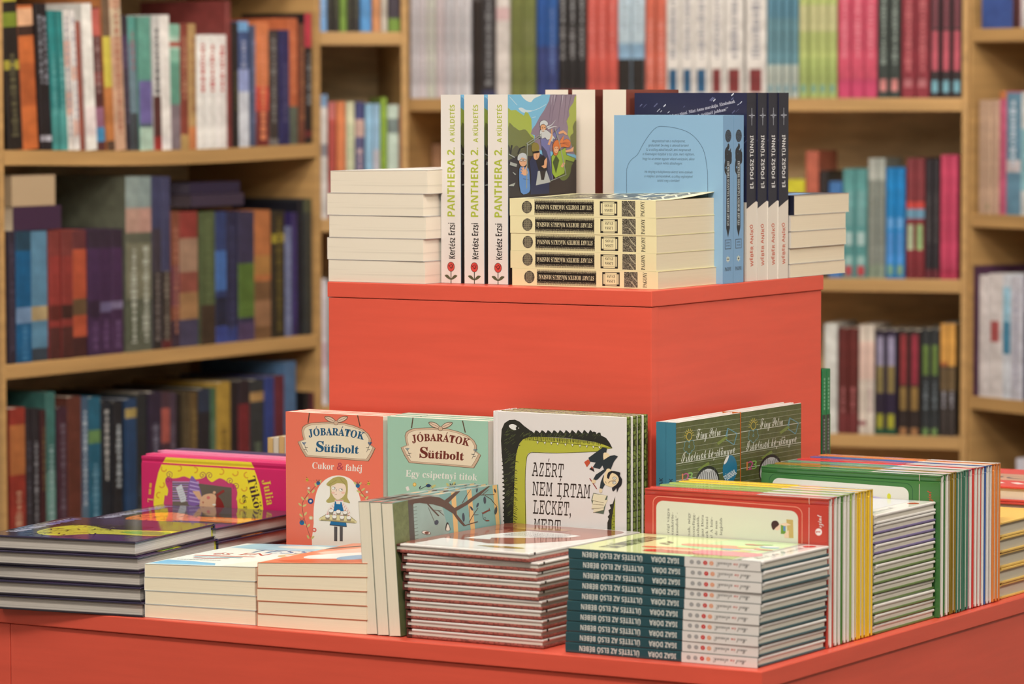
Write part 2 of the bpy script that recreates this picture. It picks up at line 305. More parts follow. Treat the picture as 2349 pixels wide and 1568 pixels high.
BG=[
("left_top","left",1.2365,[
(0.0253,0.0358,0.2351,-0.057,'black spine with lime lettering',(34,26,22),[(0.93,1,(190,170,40)),(0.77,0.86,(120,130,30)),(0.5,0.56,(170,150,40)),('t',0.08,0.6,(90,80,50))]),
(0.0637,0.0369,0.2141,-0.073,'orange spine with a peach face panel on top',(206,96,38),[(0.79,0.98,(226,160,110)),(0.79,0.86,(60,34,24)),(0.3,0.6,(186,84,34))]),
(0.1013,0.0159,0.2187,-0.063,'black spine with grey lettering',(32,26,28),[('t',0.45,0.92,(130,126,128)),(0.06,0.1,(150,140,140))]),
(0.1176,0.0157,0.219,-0.064,'black spine with grey lettering and pale foot mark',(34,27,30),[('t',0.45,0.92,(130,126,128)),(0.06,0.1,(180,170,170))]),
(0.1339,0.0174,0.2091,-0.049,'teal spine',(30,126,118),[(0,0.3,(62,140,128)),('t',0.25,0.7,(90,160,150))]),
(0.1517,0.0179,0.2094,-0.049,'teal spine',(34,122,114),[(0,0.3,(70,150,136)),('t',0.25,0.7,(96,160,150))]),
(0.1709,0.017,0.2114,-0.053,'white spine dotted with salmon patches',(214,196,178),[(0.25,0.42,(222,160,130)),(0.6,0.78,(222,160,130)),('t',0.1,0.95,(150,140,140))]),
(0.1882,0.014,0.2117,-0.053,'white spine with salmon patches and grey dots',(214,198,182),[(0.1,0.22,(222,160,130)),(0.5,0.6,(222,165,135)),('t',0.1,0.95,(160,150,150))]),
(0.2029,0.0123,0.1953,-0.076,'brick red slim spine',(150,62,44),[(0.9,1,(160,70,50))]),
(0.2162,0.0251,0.2227,-0.07,'plain cream spine',(220,206,186),[(0.1,0.3,(224,200,186))]),
(0.2421,0.0236,0.2178,-0.068,'dark red spine with coral cap',(92,44,42),[(0.8,0.99,(196,86,70)),(0.06,0.16,(60,140,180)),(0.16,0.3,(150,90,110)),(0.45,0.55,(140,50,44)),('t',0.4,0.8,(150,110,100))]),
(0.2664,0.0199,0.2421,-0.048,'spine in tan, yellow and orange',(196,112,50),[(0.68,1,(110,80,54)),(0.4,0.72,(218,190,60)),(0,0.06,(90,60,40))]),
(0.287,0.0278,0.2426,-0.051,'peach spine with faint pattern',(206,152,112),[(0.72,0.9,(200,170,130)),('t',0.1,0.95,(180,110,80))]),
(0.3154,0.0177,0.2077,-0.051,'dark plum spine',(52,42,50),[(0.6,0.85,(74,52,78)),('t',0.2,0.8,(90,74,90))]),
(0.3338,0.0185,0.2068,-0.055,'slate spine with dark foot',(110,130,134),[(0,0.28,(62,64,66)),(0.8,1,(80,150,130)),('t',0.6,0.9,(150,90,90))]),
(0.3531,0.033,0.2072,-0.025,'jade spine with violet middle and mint foot',(92,150,124),[(0.2,0.52,(108,92,144)),(0,0.17,(170,190,160)),(0.17,0.2,(80,90,100))]),
(0.3868,0.021,0.2103,-0.039,'pale spine with black lettering and dark red foot',(190,178,164),[(0,0.4,(88,42,36)),(0,0.1,(170,44,36)),('t',0.42,0.9,(50,46,46))]),
(0.4085,0.0248,0.2107,-0.039,'plain white spine',(222,206,188),[(0,0.1,(226,210,196))]),
(0.434,0.0286,0.197,-0.006,'mint spine with mauve foot',(128,176,142),[(0,0.36,(134,112,112)),(0.36,0.7,(96,152,122)),(0.8,0.9,(170,190,160)),(0.82,0.86,(170,80,60))]),
(0.4634,0.02,0.1978,-0.01,'brick spine with ochre base',(142,58,42),[(0,0.12,(196,150,80)),('t',0.4,0.9,(190,130,90))]),
(0.4837,0.0197,0.1981,-0.011,'ochre spine with orange foot',(190,142,80),[(0,0.18,(216,120,60)),('t',0.3,0.9,(150,90,50))]),
(0.5049,0.0255,0.1806,-0.03,'white spine with red lettering',(226,212,196),[('t',0.5,0.92,(206,80,76))]),
(0.5307,0.026,0.181,-0.03,'white spine with red lettering',(226,212,196),[('t',0.5,0.92,(206,80,76))]),
(0.5571,0.027,0.1809,-0.031,'white spine with red lettering',(226,210,194),[('t',0.5,0.92,(206,80,76))]),
(0.5852,0.0149,0.235,-0.015,'tall maroon spine',(132,50,44),[]),
(0.6009,0.0184,0.2004,-0.016,'black slim spine',(36,28,26),[('t',0.3,0.6,(90,80,40))]),
(0.6201,0.0317,0.2021,-0.008,'navy spine fading to white foot',(62,80,122),[(0,0.44,(206,200,200)),(0.44,0.62,(150,156,196)),(0.92,1,(110,160,200)),('t',0.6,0.85,(150,150,170))]),
(0.6526,0.0117,0.1958,-0.001,'slim slate blue spine',(74,80,104),[('t',0.2,0.9,(120,120,150))]),
(0.6651,0.0376,0.2011,-0.013,'orange spine turning red at the foot',(226,116,60),[(0,0.28,(130,42,36)),(0.28,0.48,(222,70,48)),('t',0.05,0.9,(236,130,80))]),
(0.7035,0.0293,0.1869,-0.011,'charcoal spine with grey lettering',(66,54,48),[('t',0.2,0.95,(130,120,110)),(0,0.06,(120,110,100))]),
(0.7336,0.0287,0.1877,-0.011,'navy spine',(44,40,86),[('t',0.2,0.7,(80,74,110))]),
(0.7631,0.0274,0.207,-0.01,'orange spine with green grey foot',(208,98,52),[(0,0.3,(94,98,78)),('t',0.4,0.9,(226,120,70))]),
(0.7913,0.0146,0.1979,-0.007,'slim rust spine',(120,60,40),[('t',0.2,0.8,(180,110,60))]),
(0.8067,0.0203,0.215,-0.005,'black spine with grey lettering under a pink cap',(40,30,30),[(0.74,1,(204,46,60)),('t',0.3,0.7,(140,136,130)),(0.05,0.1,(120,40,40))])]),
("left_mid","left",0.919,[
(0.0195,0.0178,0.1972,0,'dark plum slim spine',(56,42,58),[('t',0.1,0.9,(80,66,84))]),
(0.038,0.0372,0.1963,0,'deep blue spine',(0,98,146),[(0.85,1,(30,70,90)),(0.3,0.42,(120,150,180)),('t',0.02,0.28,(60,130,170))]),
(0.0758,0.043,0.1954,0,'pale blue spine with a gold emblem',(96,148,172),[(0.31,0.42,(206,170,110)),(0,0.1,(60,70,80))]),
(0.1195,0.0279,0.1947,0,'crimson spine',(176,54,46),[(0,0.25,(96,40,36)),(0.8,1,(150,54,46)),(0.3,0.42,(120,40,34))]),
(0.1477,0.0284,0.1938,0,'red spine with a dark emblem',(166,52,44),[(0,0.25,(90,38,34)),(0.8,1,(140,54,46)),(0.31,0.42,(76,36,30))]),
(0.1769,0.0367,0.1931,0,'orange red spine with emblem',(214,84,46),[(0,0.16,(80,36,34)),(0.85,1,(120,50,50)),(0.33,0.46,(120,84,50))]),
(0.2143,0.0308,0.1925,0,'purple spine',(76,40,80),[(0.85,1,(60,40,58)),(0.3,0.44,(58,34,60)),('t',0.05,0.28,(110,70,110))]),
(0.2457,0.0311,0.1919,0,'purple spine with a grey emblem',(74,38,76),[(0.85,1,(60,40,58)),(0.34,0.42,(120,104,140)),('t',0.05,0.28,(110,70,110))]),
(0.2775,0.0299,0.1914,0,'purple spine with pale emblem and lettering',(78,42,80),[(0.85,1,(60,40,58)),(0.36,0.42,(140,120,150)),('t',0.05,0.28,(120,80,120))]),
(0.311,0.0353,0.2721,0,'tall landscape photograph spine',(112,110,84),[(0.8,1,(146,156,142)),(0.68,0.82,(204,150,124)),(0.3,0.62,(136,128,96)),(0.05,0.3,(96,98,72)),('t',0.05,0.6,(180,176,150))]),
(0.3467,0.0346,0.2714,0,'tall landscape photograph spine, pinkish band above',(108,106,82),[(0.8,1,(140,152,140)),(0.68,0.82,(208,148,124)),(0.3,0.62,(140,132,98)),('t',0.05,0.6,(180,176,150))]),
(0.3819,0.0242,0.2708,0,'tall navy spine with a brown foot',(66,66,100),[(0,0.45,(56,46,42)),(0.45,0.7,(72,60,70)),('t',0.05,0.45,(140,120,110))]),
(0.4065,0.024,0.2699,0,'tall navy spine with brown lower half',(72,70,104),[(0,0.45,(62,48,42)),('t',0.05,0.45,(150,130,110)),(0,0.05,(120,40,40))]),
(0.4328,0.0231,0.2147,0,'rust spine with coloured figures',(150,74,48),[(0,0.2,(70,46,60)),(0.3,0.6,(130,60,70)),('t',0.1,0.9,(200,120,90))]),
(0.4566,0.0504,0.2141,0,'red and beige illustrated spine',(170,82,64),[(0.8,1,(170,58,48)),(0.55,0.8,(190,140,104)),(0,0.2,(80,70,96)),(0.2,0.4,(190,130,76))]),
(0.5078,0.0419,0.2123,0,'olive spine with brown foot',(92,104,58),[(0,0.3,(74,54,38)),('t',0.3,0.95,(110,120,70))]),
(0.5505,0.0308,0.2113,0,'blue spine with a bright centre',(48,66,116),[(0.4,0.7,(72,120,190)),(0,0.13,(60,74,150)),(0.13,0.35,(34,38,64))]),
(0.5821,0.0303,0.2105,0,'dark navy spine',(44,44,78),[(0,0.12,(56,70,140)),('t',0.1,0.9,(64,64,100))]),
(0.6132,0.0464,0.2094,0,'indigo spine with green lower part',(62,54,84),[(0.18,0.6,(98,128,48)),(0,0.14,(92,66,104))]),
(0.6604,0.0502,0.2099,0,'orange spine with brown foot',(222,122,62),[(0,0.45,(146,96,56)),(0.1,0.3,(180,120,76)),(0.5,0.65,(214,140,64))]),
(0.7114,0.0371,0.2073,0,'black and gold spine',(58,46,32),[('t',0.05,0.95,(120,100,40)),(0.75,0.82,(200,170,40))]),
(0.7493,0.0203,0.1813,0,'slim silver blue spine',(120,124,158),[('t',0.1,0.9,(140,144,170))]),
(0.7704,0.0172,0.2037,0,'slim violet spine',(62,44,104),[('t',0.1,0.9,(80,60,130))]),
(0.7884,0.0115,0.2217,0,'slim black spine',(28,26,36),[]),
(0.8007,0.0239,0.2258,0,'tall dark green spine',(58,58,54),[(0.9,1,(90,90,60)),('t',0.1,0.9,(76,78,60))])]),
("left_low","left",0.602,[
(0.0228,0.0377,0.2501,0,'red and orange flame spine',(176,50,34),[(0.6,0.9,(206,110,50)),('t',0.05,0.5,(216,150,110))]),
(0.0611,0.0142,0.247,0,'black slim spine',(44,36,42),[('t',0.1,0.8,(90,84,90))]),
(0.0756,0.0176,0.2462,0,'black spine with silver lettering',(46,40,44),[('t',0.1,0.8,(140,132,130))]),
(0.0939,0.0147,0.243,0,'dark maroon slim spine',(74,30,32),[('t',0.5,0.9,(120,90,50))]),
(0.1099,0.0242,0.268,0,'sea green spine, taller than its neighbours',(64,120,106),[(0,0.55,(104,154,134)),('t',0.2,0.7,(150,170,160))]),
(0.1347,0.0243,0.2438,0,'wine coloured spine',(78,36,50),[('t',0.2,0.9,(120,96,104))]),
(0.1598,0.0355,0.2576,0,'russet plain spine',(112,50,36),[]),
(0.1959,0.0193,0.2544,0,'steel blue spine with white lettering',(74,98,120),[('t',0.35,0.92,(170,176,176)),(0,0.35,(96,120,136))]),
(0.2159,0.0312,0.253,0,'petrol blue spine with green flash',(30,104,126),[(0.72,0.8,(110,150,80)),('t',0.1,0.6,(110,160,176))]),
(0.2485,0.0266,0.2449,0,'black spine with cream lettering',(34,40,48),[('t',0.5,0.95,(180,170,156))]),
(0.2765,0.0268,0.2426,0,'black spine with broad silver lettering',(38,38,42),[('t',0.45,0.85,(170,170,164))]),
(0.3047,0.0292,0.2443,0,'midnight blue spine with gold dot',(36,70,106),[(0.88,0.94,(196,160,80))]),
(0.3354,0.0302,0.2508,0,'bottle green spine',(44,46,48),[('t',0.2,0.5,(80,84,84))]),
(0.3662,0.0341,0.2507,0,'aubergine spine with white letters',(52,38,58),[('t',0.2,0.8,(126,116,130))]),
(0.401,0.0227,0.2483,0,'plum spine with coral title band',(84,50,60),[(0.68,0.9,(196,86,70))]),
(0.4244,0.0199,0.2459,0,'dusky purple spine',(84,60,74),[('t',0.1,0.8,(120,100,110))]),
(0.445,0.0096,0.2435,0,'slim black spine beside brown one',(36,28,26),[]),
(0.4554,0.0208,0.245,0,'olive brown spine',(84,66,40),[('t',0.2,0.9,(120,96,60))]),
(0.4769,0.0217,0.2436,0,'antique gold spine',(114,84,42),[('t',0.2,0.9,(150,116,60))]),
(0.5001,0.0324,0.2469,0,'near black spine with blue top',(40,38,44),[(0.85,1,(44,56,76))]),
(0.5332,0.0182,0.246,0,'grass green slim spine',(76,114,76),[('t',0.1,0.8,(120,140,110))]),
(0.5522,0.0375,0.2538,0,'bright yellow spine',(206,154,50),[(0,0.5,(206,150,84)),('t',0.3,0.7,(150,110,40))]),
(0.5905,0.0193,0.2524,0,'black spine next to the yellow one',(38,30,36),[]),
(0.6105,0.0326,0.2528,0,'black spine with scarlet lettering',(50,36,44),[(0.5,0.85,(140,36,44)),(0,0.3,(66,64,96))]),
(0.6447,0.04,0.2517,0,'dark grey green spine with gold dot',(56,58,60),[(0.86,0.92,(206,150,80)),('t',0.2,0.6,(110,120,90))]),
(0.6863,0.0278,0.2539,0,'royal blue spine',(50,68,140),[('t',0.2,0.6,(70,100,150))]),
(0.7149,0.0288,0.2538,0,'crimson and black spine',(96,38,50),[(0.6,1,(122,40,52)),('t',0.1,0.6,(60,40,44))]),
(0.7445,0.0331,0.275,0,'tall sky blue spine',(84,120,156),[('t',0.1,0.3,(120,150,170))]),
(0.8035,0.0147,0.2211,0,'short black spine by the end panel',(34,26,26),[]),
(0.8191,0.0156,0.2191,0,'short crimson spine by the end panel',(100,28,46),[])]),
("narrow_top","narrow",1.423,[
(0.0094,0.0133,0.225,0,'sky blue spine',(112,158,200),[('t',0.1,0.9,(150,180,210))]),
(0.0231,0.0098,0.225,0,'black spine',(44,38,34),[('t',0.1,0.9,(70,64,50))]),
(0.0331,0.0104,0.225,0,'black spine with olive flecks',(46,40,34),[('t',0.1,0.9,(90,90,50))]),
(0.0439,0.0124,0.225,0,'leaf green spine',(118,150,44),[]),
(0.0568,0.0102,0.225,0,'black spine right of the green one',(48,42,34),[('t',0.1,0.9,(80,74,50))]),
(0.0672,0.0113,0.225,0,'black spine before the bright blue one',(44,38,36),[('t',0.1,0.9,(80,80,60))]),
(0.079,0.0196,0.225,0,'bright blue spine',(72,140,192),[]),
(0.0995,0.0147,0.225,0,'orange spine',(214,132,76),[]),
(0.1151,0.0116,0.225,0,'beige spine',(190,170,146),[]),
(0.1275,0.0201,0.225,0,'black and violet spine',(58,46,58),[(0.4,0.9,(110,80,130)),(0,0.1,(110,140,40))])]),
("narrow_mid","narrow",1.107,[
(0.0101,0.0132,0.2099,0,'grey white spine with a blue cap',(206,190,174),[(0.9,1,(120,150,180)),(0.5,0.6,(140,130,130))]),
(0.0239,0.0132,0.1975,0,'red spine',(190,66,54),[(0,0.3,(196,84,76)),(0.85,1,(206,100,90))]),
(0.0374,0.016,0.1981,0,'orange spine',(230,120,62),[]),
(0.0541,0.0151,0.1974,0,'cream and pale green spine',(206,196,150),[('t',0.2,0.8,(170,180,130))]),
(0.0698,0.0164,0.1974,0,'navy and lilac spine',(84,78,116),[(0.7,0.85,(196,150,130)),(0.85,1,(60,60,110)),('t',0.1,0.6,(200,160,150))]),
(0.0868,0.0132,0.1942,0,'light blue spine',(136,176,196),[]),
(0.1003,0.0123,0.1942,0,'light blue spine with a pale figure',(140,172,190),[(0.3,0.6,(180,170,170))]),
(0.1133,0.0114,0.2048,0,'lime green spine',(140,170,40),[]),
(0.1253,0.0196,0.1923,0,'pale sage spine with dark stamp',(182,192,166),[(0.75,0.88,(110,120,110))]),
(0.1455,0.0051,0.1917,0,'slim coral spine',(200,110,80),[])]),
("narrow_low","narrow",0.79,[
(0.0091,0.012,0.2146,0,'pale pinkish white spine',(214,196,190),[(0.3,0.5,(206,170,170)),('t',0.55,0.9,(190,170,170))]),
(0.0218,0.0165,0.1996,0,'grey spine hidden by the riser',(150,140,130),[]),
(0.039,0.0172,0.2068,0,'blue spine hidden by the riser',(90,110,140),[])]),
("wide_a","wide",1.31,[
(0.0247,0.015,0.225,0,'pale grey narrow spine',(206,192,186),[(0.42,0.66,(199,186,180)),('t',0.1,0.9,(186,170,166))]),
(0.0401,0.0155,0.225,0,'pinkish white narrow spine',(208,190,182),[(0.42,0.66,(201,184,176)),('t',0.1,0.9,(186,170,166))]),
(0.0561,0.0159,0.225,0,'greenish white narrow spine',(200,192,168),[(0.42,0.66,(194,186,162)),('t',0.1,0.9,(186,170,166))]),
(0.0725,0.0154,0.225,0,'rose white narrow spine',(208,182,174),[(0.42,0.66,(201,176,168)),('t',0.1,0.9,(186,170,166))]),
(0.0884,0.0164,0.225,0,'silver grey narrow spine',(196,186,180),[(0.42,0.66,(190,180,174)),('t',0.1,0.9,(186,170,166))]),
(0.1053,0.0163,0.225,0,'off white narrow spine',(204,190,182),[(0.42,0.66,(197,184,176)),('t',0.1,0.9,(186,170,166))]),
(0.1221,0.0158,0.225,0,'white narrow spine',(208,196,188),[(0.42,0.66,(201,190,182)),('t',0.1,0.9,(186,170,166))]),
(0.1394,0.0172,0.225,0,'dark brown spine',(46,34,30),[(0.75,1,(80,70,66))]),
(0.1571,0.0263,0.225,0,'charcoal spine with grey lettering',(54,48,48),[('t',0.1,0.9,(130,124,120)),(0,0.06,(60,60,90))]),
(0.1843,0.0248,0.225,0,'cream spine',(212,194,176),[(0.6,0.7,(216,170,160))]),
(0.2101,0.0228,0.225,0,'olive green spine',(116,118,54),[]),
(0.2334,0.0228,0.225,0,'olive green spine',(118,120,56),[(0.4,0.6,(126,126,66))]),
(0.2581,0.018,0.225,0,'royal blue spine',(32,80,150),[(0,0.4,(52,62,116))]),
(0.2765,0.0194,0.225,0,'royal blue spine with paler lettering',(36,84,150),[(0,0.4,(56,64,118)),('t',0.2,0.7,(90,110,160))]),
(0.2969,0.017,0.225,0,'black spine with grey title blocks',(40,36,36),[('t',0.3,0.55,(140,132,126)),('t',0.58,0.85,(150,142,136)),(0,0.06,(160,60,60))]),
(0.3148,0.017,0.225,0,'black spine with grey title blocks',(40,36,36),[('t',0.3,0.55,(140,132,126)),('t',0.58,0.85,(150,142,136)),(0,0.06,(160,60,60))]),
(0.3327,0.0169,0.225,0,'black spine with grey title blocks',(40,36,36),[('t',0.3,0.55,(140,132,126)),('t',0.58,0.85,(150,142,136)),(0,0.06,(160,60,60))]),
(0.3506,0.0178,0.225,0,'coral red spine',(218,80,64),[('t',0.3,0.9,(226,110,96))]),
(0.3689,0.0178,0.225,0,'coral red spine',(218,80,64),[('t',0.3,0.9,(226,110,96))]),
(0.3872,0.0178,0.225,0,'coral red spine',(218,80,64),[('t',0.3,0.9,(226,110,96))])]),
("wide_b","wide",1.31,[
(0.4064,0.023,0.225,0,'ice blue spine with a black foot',(180,192,192),[(0,0.3,(40,32,30)),(0.3,0.42,(130,160,180)),('t',0.5,0.95,(150,160,164))]),
(0.4304,0.0229,0.225,0,'ice blue spine with a black foot',(180,192,192),[(0,0.3,(40,32,30)),(0.3,0.42,(130,160,180)),('t',0.5,0.95,(150,160,164))]),
(0.4555,0.0177,0.225,0,'tomato orange spine',(218,94,66),[('t',0.1,0.6,(230,130,110))]),
(0.4739,0.0177,0.225,0,'tomato orange spine',(218,94,66),[('t',0.1,0.6,(230,130,110))]),
(0.4928,0.0244,0.225,0,'white spine with blue foot label',(214,198,180),[('c',0.04,0.22,(30,84,120)),('t',0.3,0.85,(150,142,140)),(0.9,0.94,(120,116,120))]),
(0.5178,0.0237,0.225,0,'white spine with blue foot label',(214,198,180),[('c',0.04,0.22,(30,84,120)),('t',0.3,0.85,(150,142,140)),(0.9,0.94,(120,116,120))]),
(0.5421,0.0268,0.225,0,'white spine with blue foot label',(214,198,180),[('c',0.04,0.22,(30,84,120)),('t',0.3,0.85,(150,142,140)),(0.9,0.94,(120,116,120))]),
(0.5696,0.0255,0.225,0,'white spine with dark red foot label',(214,198,180),[('c',0.04,0.22,(130,40,40)),('t',0.3,0.85,(150,142,140)),(0.9,0.94,(120,116,120))]),
(0.5957,0.0336,0.225,0,'white spine with dark red foot label',(214,198,180),[('c',0.04,0.22,(130,40,40)),('t',0.3,0.85,(150,142,140)),(0.9,0.94,(120,116,120))]),
(0.6331,0.0367,0.225,0,'white spine with dark red foot label',(214,198,180),[('c',0.04,0.22,(130,40,40)),('t',0.3,0.85,(150,142,140)),(0.9,0.94,(120,116,120))]),
(0.6707,0.0132,0.225,0,'grey teal narrow spine',(96,138,142),[(0,0.25,(176,176,156)),(0.6,1,(80,128,142)),('c',0.04,0.1,(110,140,140))]),
(0.6846,0.0132,0.225,0,'grey teal narrow spine',(96,138,142),[(0,0.25,(176,176,156)),(0.6,1,(80,128,142)),('c',0.04,0.1,(110,140,140))]),
(0.6985,0.0132,0.225,0,'grey teal narrow spine',(96,138,142),[(0,0.25,(176,176,156)),(0.6,1,(80,128,142)),('c',0.04,0.1,(110,140,140))]),
(0.7123,0.0132,0.225,0,'grey teal narrow spine',(96,138,142),[(0,0.25,(176,176,156)),(0.6,1,(80,128,142)),('c',0.04,0.1,(110,140,140))]),
(0.7271,0.016,0.225,0,'yellow green narrow spine',(180,184,96),[(0,0.3,(168,178,90)),(0.5,0.7,(196,184,120)),('c',0.04,0.1,(110,150,120))]),
(0.7437,0.016,0.225,0,'yellow green narrow spine',(180,184,96),[(0,0.3,(168,178,90)),(0.5,0.7,(196,184,120)),('c',0.04,0.1,(110,150,120))]),
(0.7603,0.0159,0.225,0,'yellow green narrow spine',(180,184,96),[(0,0.3,(168,178,90)),(0.5,0.7,(196,184,120)),('c',0.04,0.1,(110,150,120))]),
(0.7769,0.0159,0.225,0,'yellow green narrow spine',(180,184,96),[(0,0.3,(168,178,90)),(0.5,0.7,(196,184,120)),('c',0.04,0.1,(110,150,120))]),
(0.7941,0.0224,0.225,0,'raspberry pink spine',(214,66,88),[(0,0.14,(210,54,92)),('t',0.3,0.95,(226,110,120))]),
(0.8171,0.0224,0.225,0,'raspberry pink spine',(214,66,88),[(0,0.14,(210,54,92)),('t',0.3,0.95,(226,110,120))]),
(0.8401,0.0223,0.225,0,'raspberry pink spine',(214,66,88),[(0,0.14,(210,54,92)),('t',0.3,0.95,(226,110,120))]),
(0.8637,0.0189,0.225,0,'dark green spine with pink foot dot',(52,60,54),[('t',0.25,0.95,(130,136,120)),('c',0.05,0.14,(214,120,110))]),
(0.8832,0.0188,0.225,0,'dark green spine with pink foot dot',(52,60,54),[('t',0.25,0.95,(130,136,120)),('c',0.05,0.14,(214,120,110))]),
(0.9033,0.024,0.225,0,'dark red spine with rosy lettering',(146,38,48),[('t',0.2,0.9,(196,90,90)),('c',0.08,0.14,(190,100,100))]),
(0.9279,0.024,0.225,0,'dark red spine with rosy lettering',(146,38,48),[('t',0.2,0.9,(196,90,90)),('c',0.08,0.14,(190,100,100))]),
(0.9526,0.0178,0.225,0,'black spine banded in teal and rose',(44,30,34),[(0.78,1,(44,72,84)),('c',0.2,0.5,(196,72,84)),('c',0.52,0.76,(116,44,56)),('c',0.04,0.13,(110,164,170))]),
(0.971,0.0178,0.225,0,'black spine banded in teal and rose',(44,30,34),[(0.78,1,(44,72,84)),('c',0.2,0.5,(196,72,84)),('c',0.52,0.76,(116,44,56)),('c',0.04,0.13,(110,164,170))]),
(0.9893,0.0177,0.225,0,'black spine banded in teal and rose',(44,30,34),[(0.78,1,(44,72,84)),('c',0.2,0.5,(196,72,84)),('c',0.52,0.76,(116,44,56)),('c',0.04,0.13,(110,164,170))])]),
("wide_mid","wide",1.005,[
(0.7045,0.0338,0.1665,0,'yellow spine',(216,196,30),[]),
(0.739,0.0233,0.2148,0,'terracotta spine, taller',(192,88,60),[]),
(0.7633,0.015,0.1809,0,'black spine',(44,36,34),[]),
(0.7788,0.0237,0.1631,0,'mid blue spine',(58,110,166),[]),
(0.804,0.0208,0.1849,0,'teal spine with pale squares',(82,146,136),[('c',0.3,0.42,(170,190,176)),('c',0.12,0.2,(140,170,156)),('c',0.48,0.8,(110,160,150)),('c',0.02,0.11,(190,60,64))]),
(0.8252,0.0212,0.185,0,'teal spine with pale squares and red foot',(82,146,136),[('c',0.3,0.42,(170,190,176)),('c',0.12,0.2,(140,170,156)),('c',0.48,0.8,(110,160,150)),('c',0.02,0.11,(196,56,60))]),
(0.8478,0.0154,0.203,0,'grey stone spine',(140,140,122),[(0.82,1,(168,164,146)),('t',0.1,0.8,(120,118,100)),(0,0.12,(140,150,120))]),
(0.8635,0.0142,0.203,0,'grey stone spine with paler foot',(136,138,122),[(0.82,1,(164,162,144)),('t',0.1,0.8,(120,118,100)),(0,0.12,(146,156,126))]),
(0.8786,0.0163,0.1871,0,'azure spine',(0,124,186),[('c',0.13,0.42,(70,140,206)),('c',0.45,0.55,(96,160,214)),('c',0.03,0.12,(120,160,120))]),
(0.8951,0.0165,0.1872,0,'azure spine with pale emblem',(0,124,188),[('c',0.13,0.42,(70,140,206)),('c',0.45,0.55,(100,164,216)),('c',0.03,0.12,(130,160,110))]),
(0.9126,0.0158,0.2032,0,'dark red spine with blue band',(136,36,42),[(0.58,0.67,(216,60,50)),(0.5,0.58,(104,152,172)),('c',0.24,0.45,(176,186,140)),(0.64,1,(134,44,48))]),
(0.9286,0.0165,0.2033,0,'dark red spine banded red, blue and white',(138,36,42),[(0.58,0.67,(218,60,50)),(0.5,0.58,(104,152,172)),('c',0.24,0.45,(150,180,110)),(0.64,1,(134,44,48))]),
(0.9465,0.0114,0.2024,0,'black spine with grey lettering',(46,40,44),[('t',0.3,0.72,(86,78,74)),(0,0.08,(120,40,50))]),
(0.9584,0.0114,0.2025,0,'black spine beside the pink pair',(44,38,42),[('t',0.3,0.72,(84,76,72)),(0,0.08,(120,40,50))]),
(0.9712,0.0157,0.209,0,'hot pink spine',(206,52,82),[(0,0.08,(190,40,70))]),
(0.9871,0.0154,0.2091,0,'hot pink spine by the end panel',(206,52,84),[(0,0.08,(190,40,70))])]),
("wide_low","wide",0.7395,[
(0.7722,0.0233,0.1867,0,'pale grey spine',(206,196,178),[]),
(0.7965,0.0177,0.1802,0,'maroon spine',(104,32,28),[(0,0.2,(120,42,40)),('t',0.2,0.45,(170,90,84))]),
(0.8144,0.017,0.1805,0,'maroon spine with rosy lettering',(106,32,28),[(0,0.2,(120,42,40)),('t',0.2,0.45,(176,90,84))]),
(0.8327,0.013,0.1853,0,'cream spine',(216,190,164),[(0.5,0.85,(224,180,154)),(0.08,0.12,(160,80,80))]),
(0.846,0.0137,0.1856,0,'cream spine with rose marks',(216,192,166),[(0.5,0.85,(224,180,154)),('t',0.2,0.5,(190,150,140))]),
(0.861,0.0185,0.1773,0,'navy spine with lavender and gold blocks',(44,30,50),[('c',0.66,0.94,(146,132,150)),('c',0.4,0.66,(140,116,60)),('c',0.06,0.2,(160,150,30)),(0,0.06,(30,80,50))]),
(0.8797,0.0192,0.1776,0,'navy spine with lavender, gold and yellow blocks',(44,30,56),[('c',0.66,0.94,(150,136,156)),('c',0.4,0.66,(146,120,60)),('c',0.06,0.2,(170,160,30)),(0,0.06,(30,80,50))]),
(0.9003,0.0193,0.178,0,'black spine with red title',(46,32,28),[('c',0.48,0.96,(150,40,44)),('c',0.24,0.46,(150,110,50)),('c',0,0.07,(170,110,60))]),
(0.9198,0.02,0.1783,0,'black spine with crimson title and gold block',(46,32,28),[('c',0.48,0.96,(156,36,52)),('c',0.24,0.46,(156,114,50)),('c',0,0.07,(170,110,60))]),
(0.9408,0.0156,0.1805,0,'dark green spine',(46,48,48),[('c',0.57,0.85,(100,124,46)),('t',0.25,0.5,(110,116,116)),('c',0,0.07,(110,140,70))]),
(0.9566,0.0149,0.1807,0,'dark green spine with lime title',(46,48,48),[('c',0.57,0.85,(104,128,48)),('t',0.25,0.5,(110,116,116)),('c',0,0.07,(114,144,70))]),
(0.9724,0.0133,0.1905,0,'amber topped spine with brown foot',(64,52,46),[(0.62,1,(222,148,56)),(0.62,0.66,(180,96,40)),(0.4,0.6,(110,84,50)),('t',0.25,0.4,(150,140,140))]),
(0.9859,0.0139,0.1907,0,'amber topped spine by the end panel',(64,52,46),[(0.62,1,(224,150,56)),(0.4,0.6,(114,86,50)),('t',0.25,0.4,(150,140,140))])]),
("right_top","right",1.4254,[
(0.0168,0.0795,0.2,0,'cobalt blue spine',(58,84,150),[]),
(0.0972,0.0189,0.2,0,'rose and black spine',(170,70,76),[(0,0.25,(80,40,40))]),
(0.1171,0.0421,0.2,0,'white spine',(206,190,180),[])]),
("right_mid","right",1.1163,[
(0.0127,0.0179,0.1901,0,'peach spine',(206,160,124),[('t',0.1,0.9,(190,150,116))]),
(0.0313,0.0171,0.1896,0,'peach spine with green foot',(204,158,122),[('t',0.1,0.9,(190,150,116)),('t',0.04,0.1,(150,140,90))]),
(0.0491,0.017,0.1906,0,'peach spine touching the pink one',(208,160,126),[('t',0.1,0.9,(192,150,116))]),
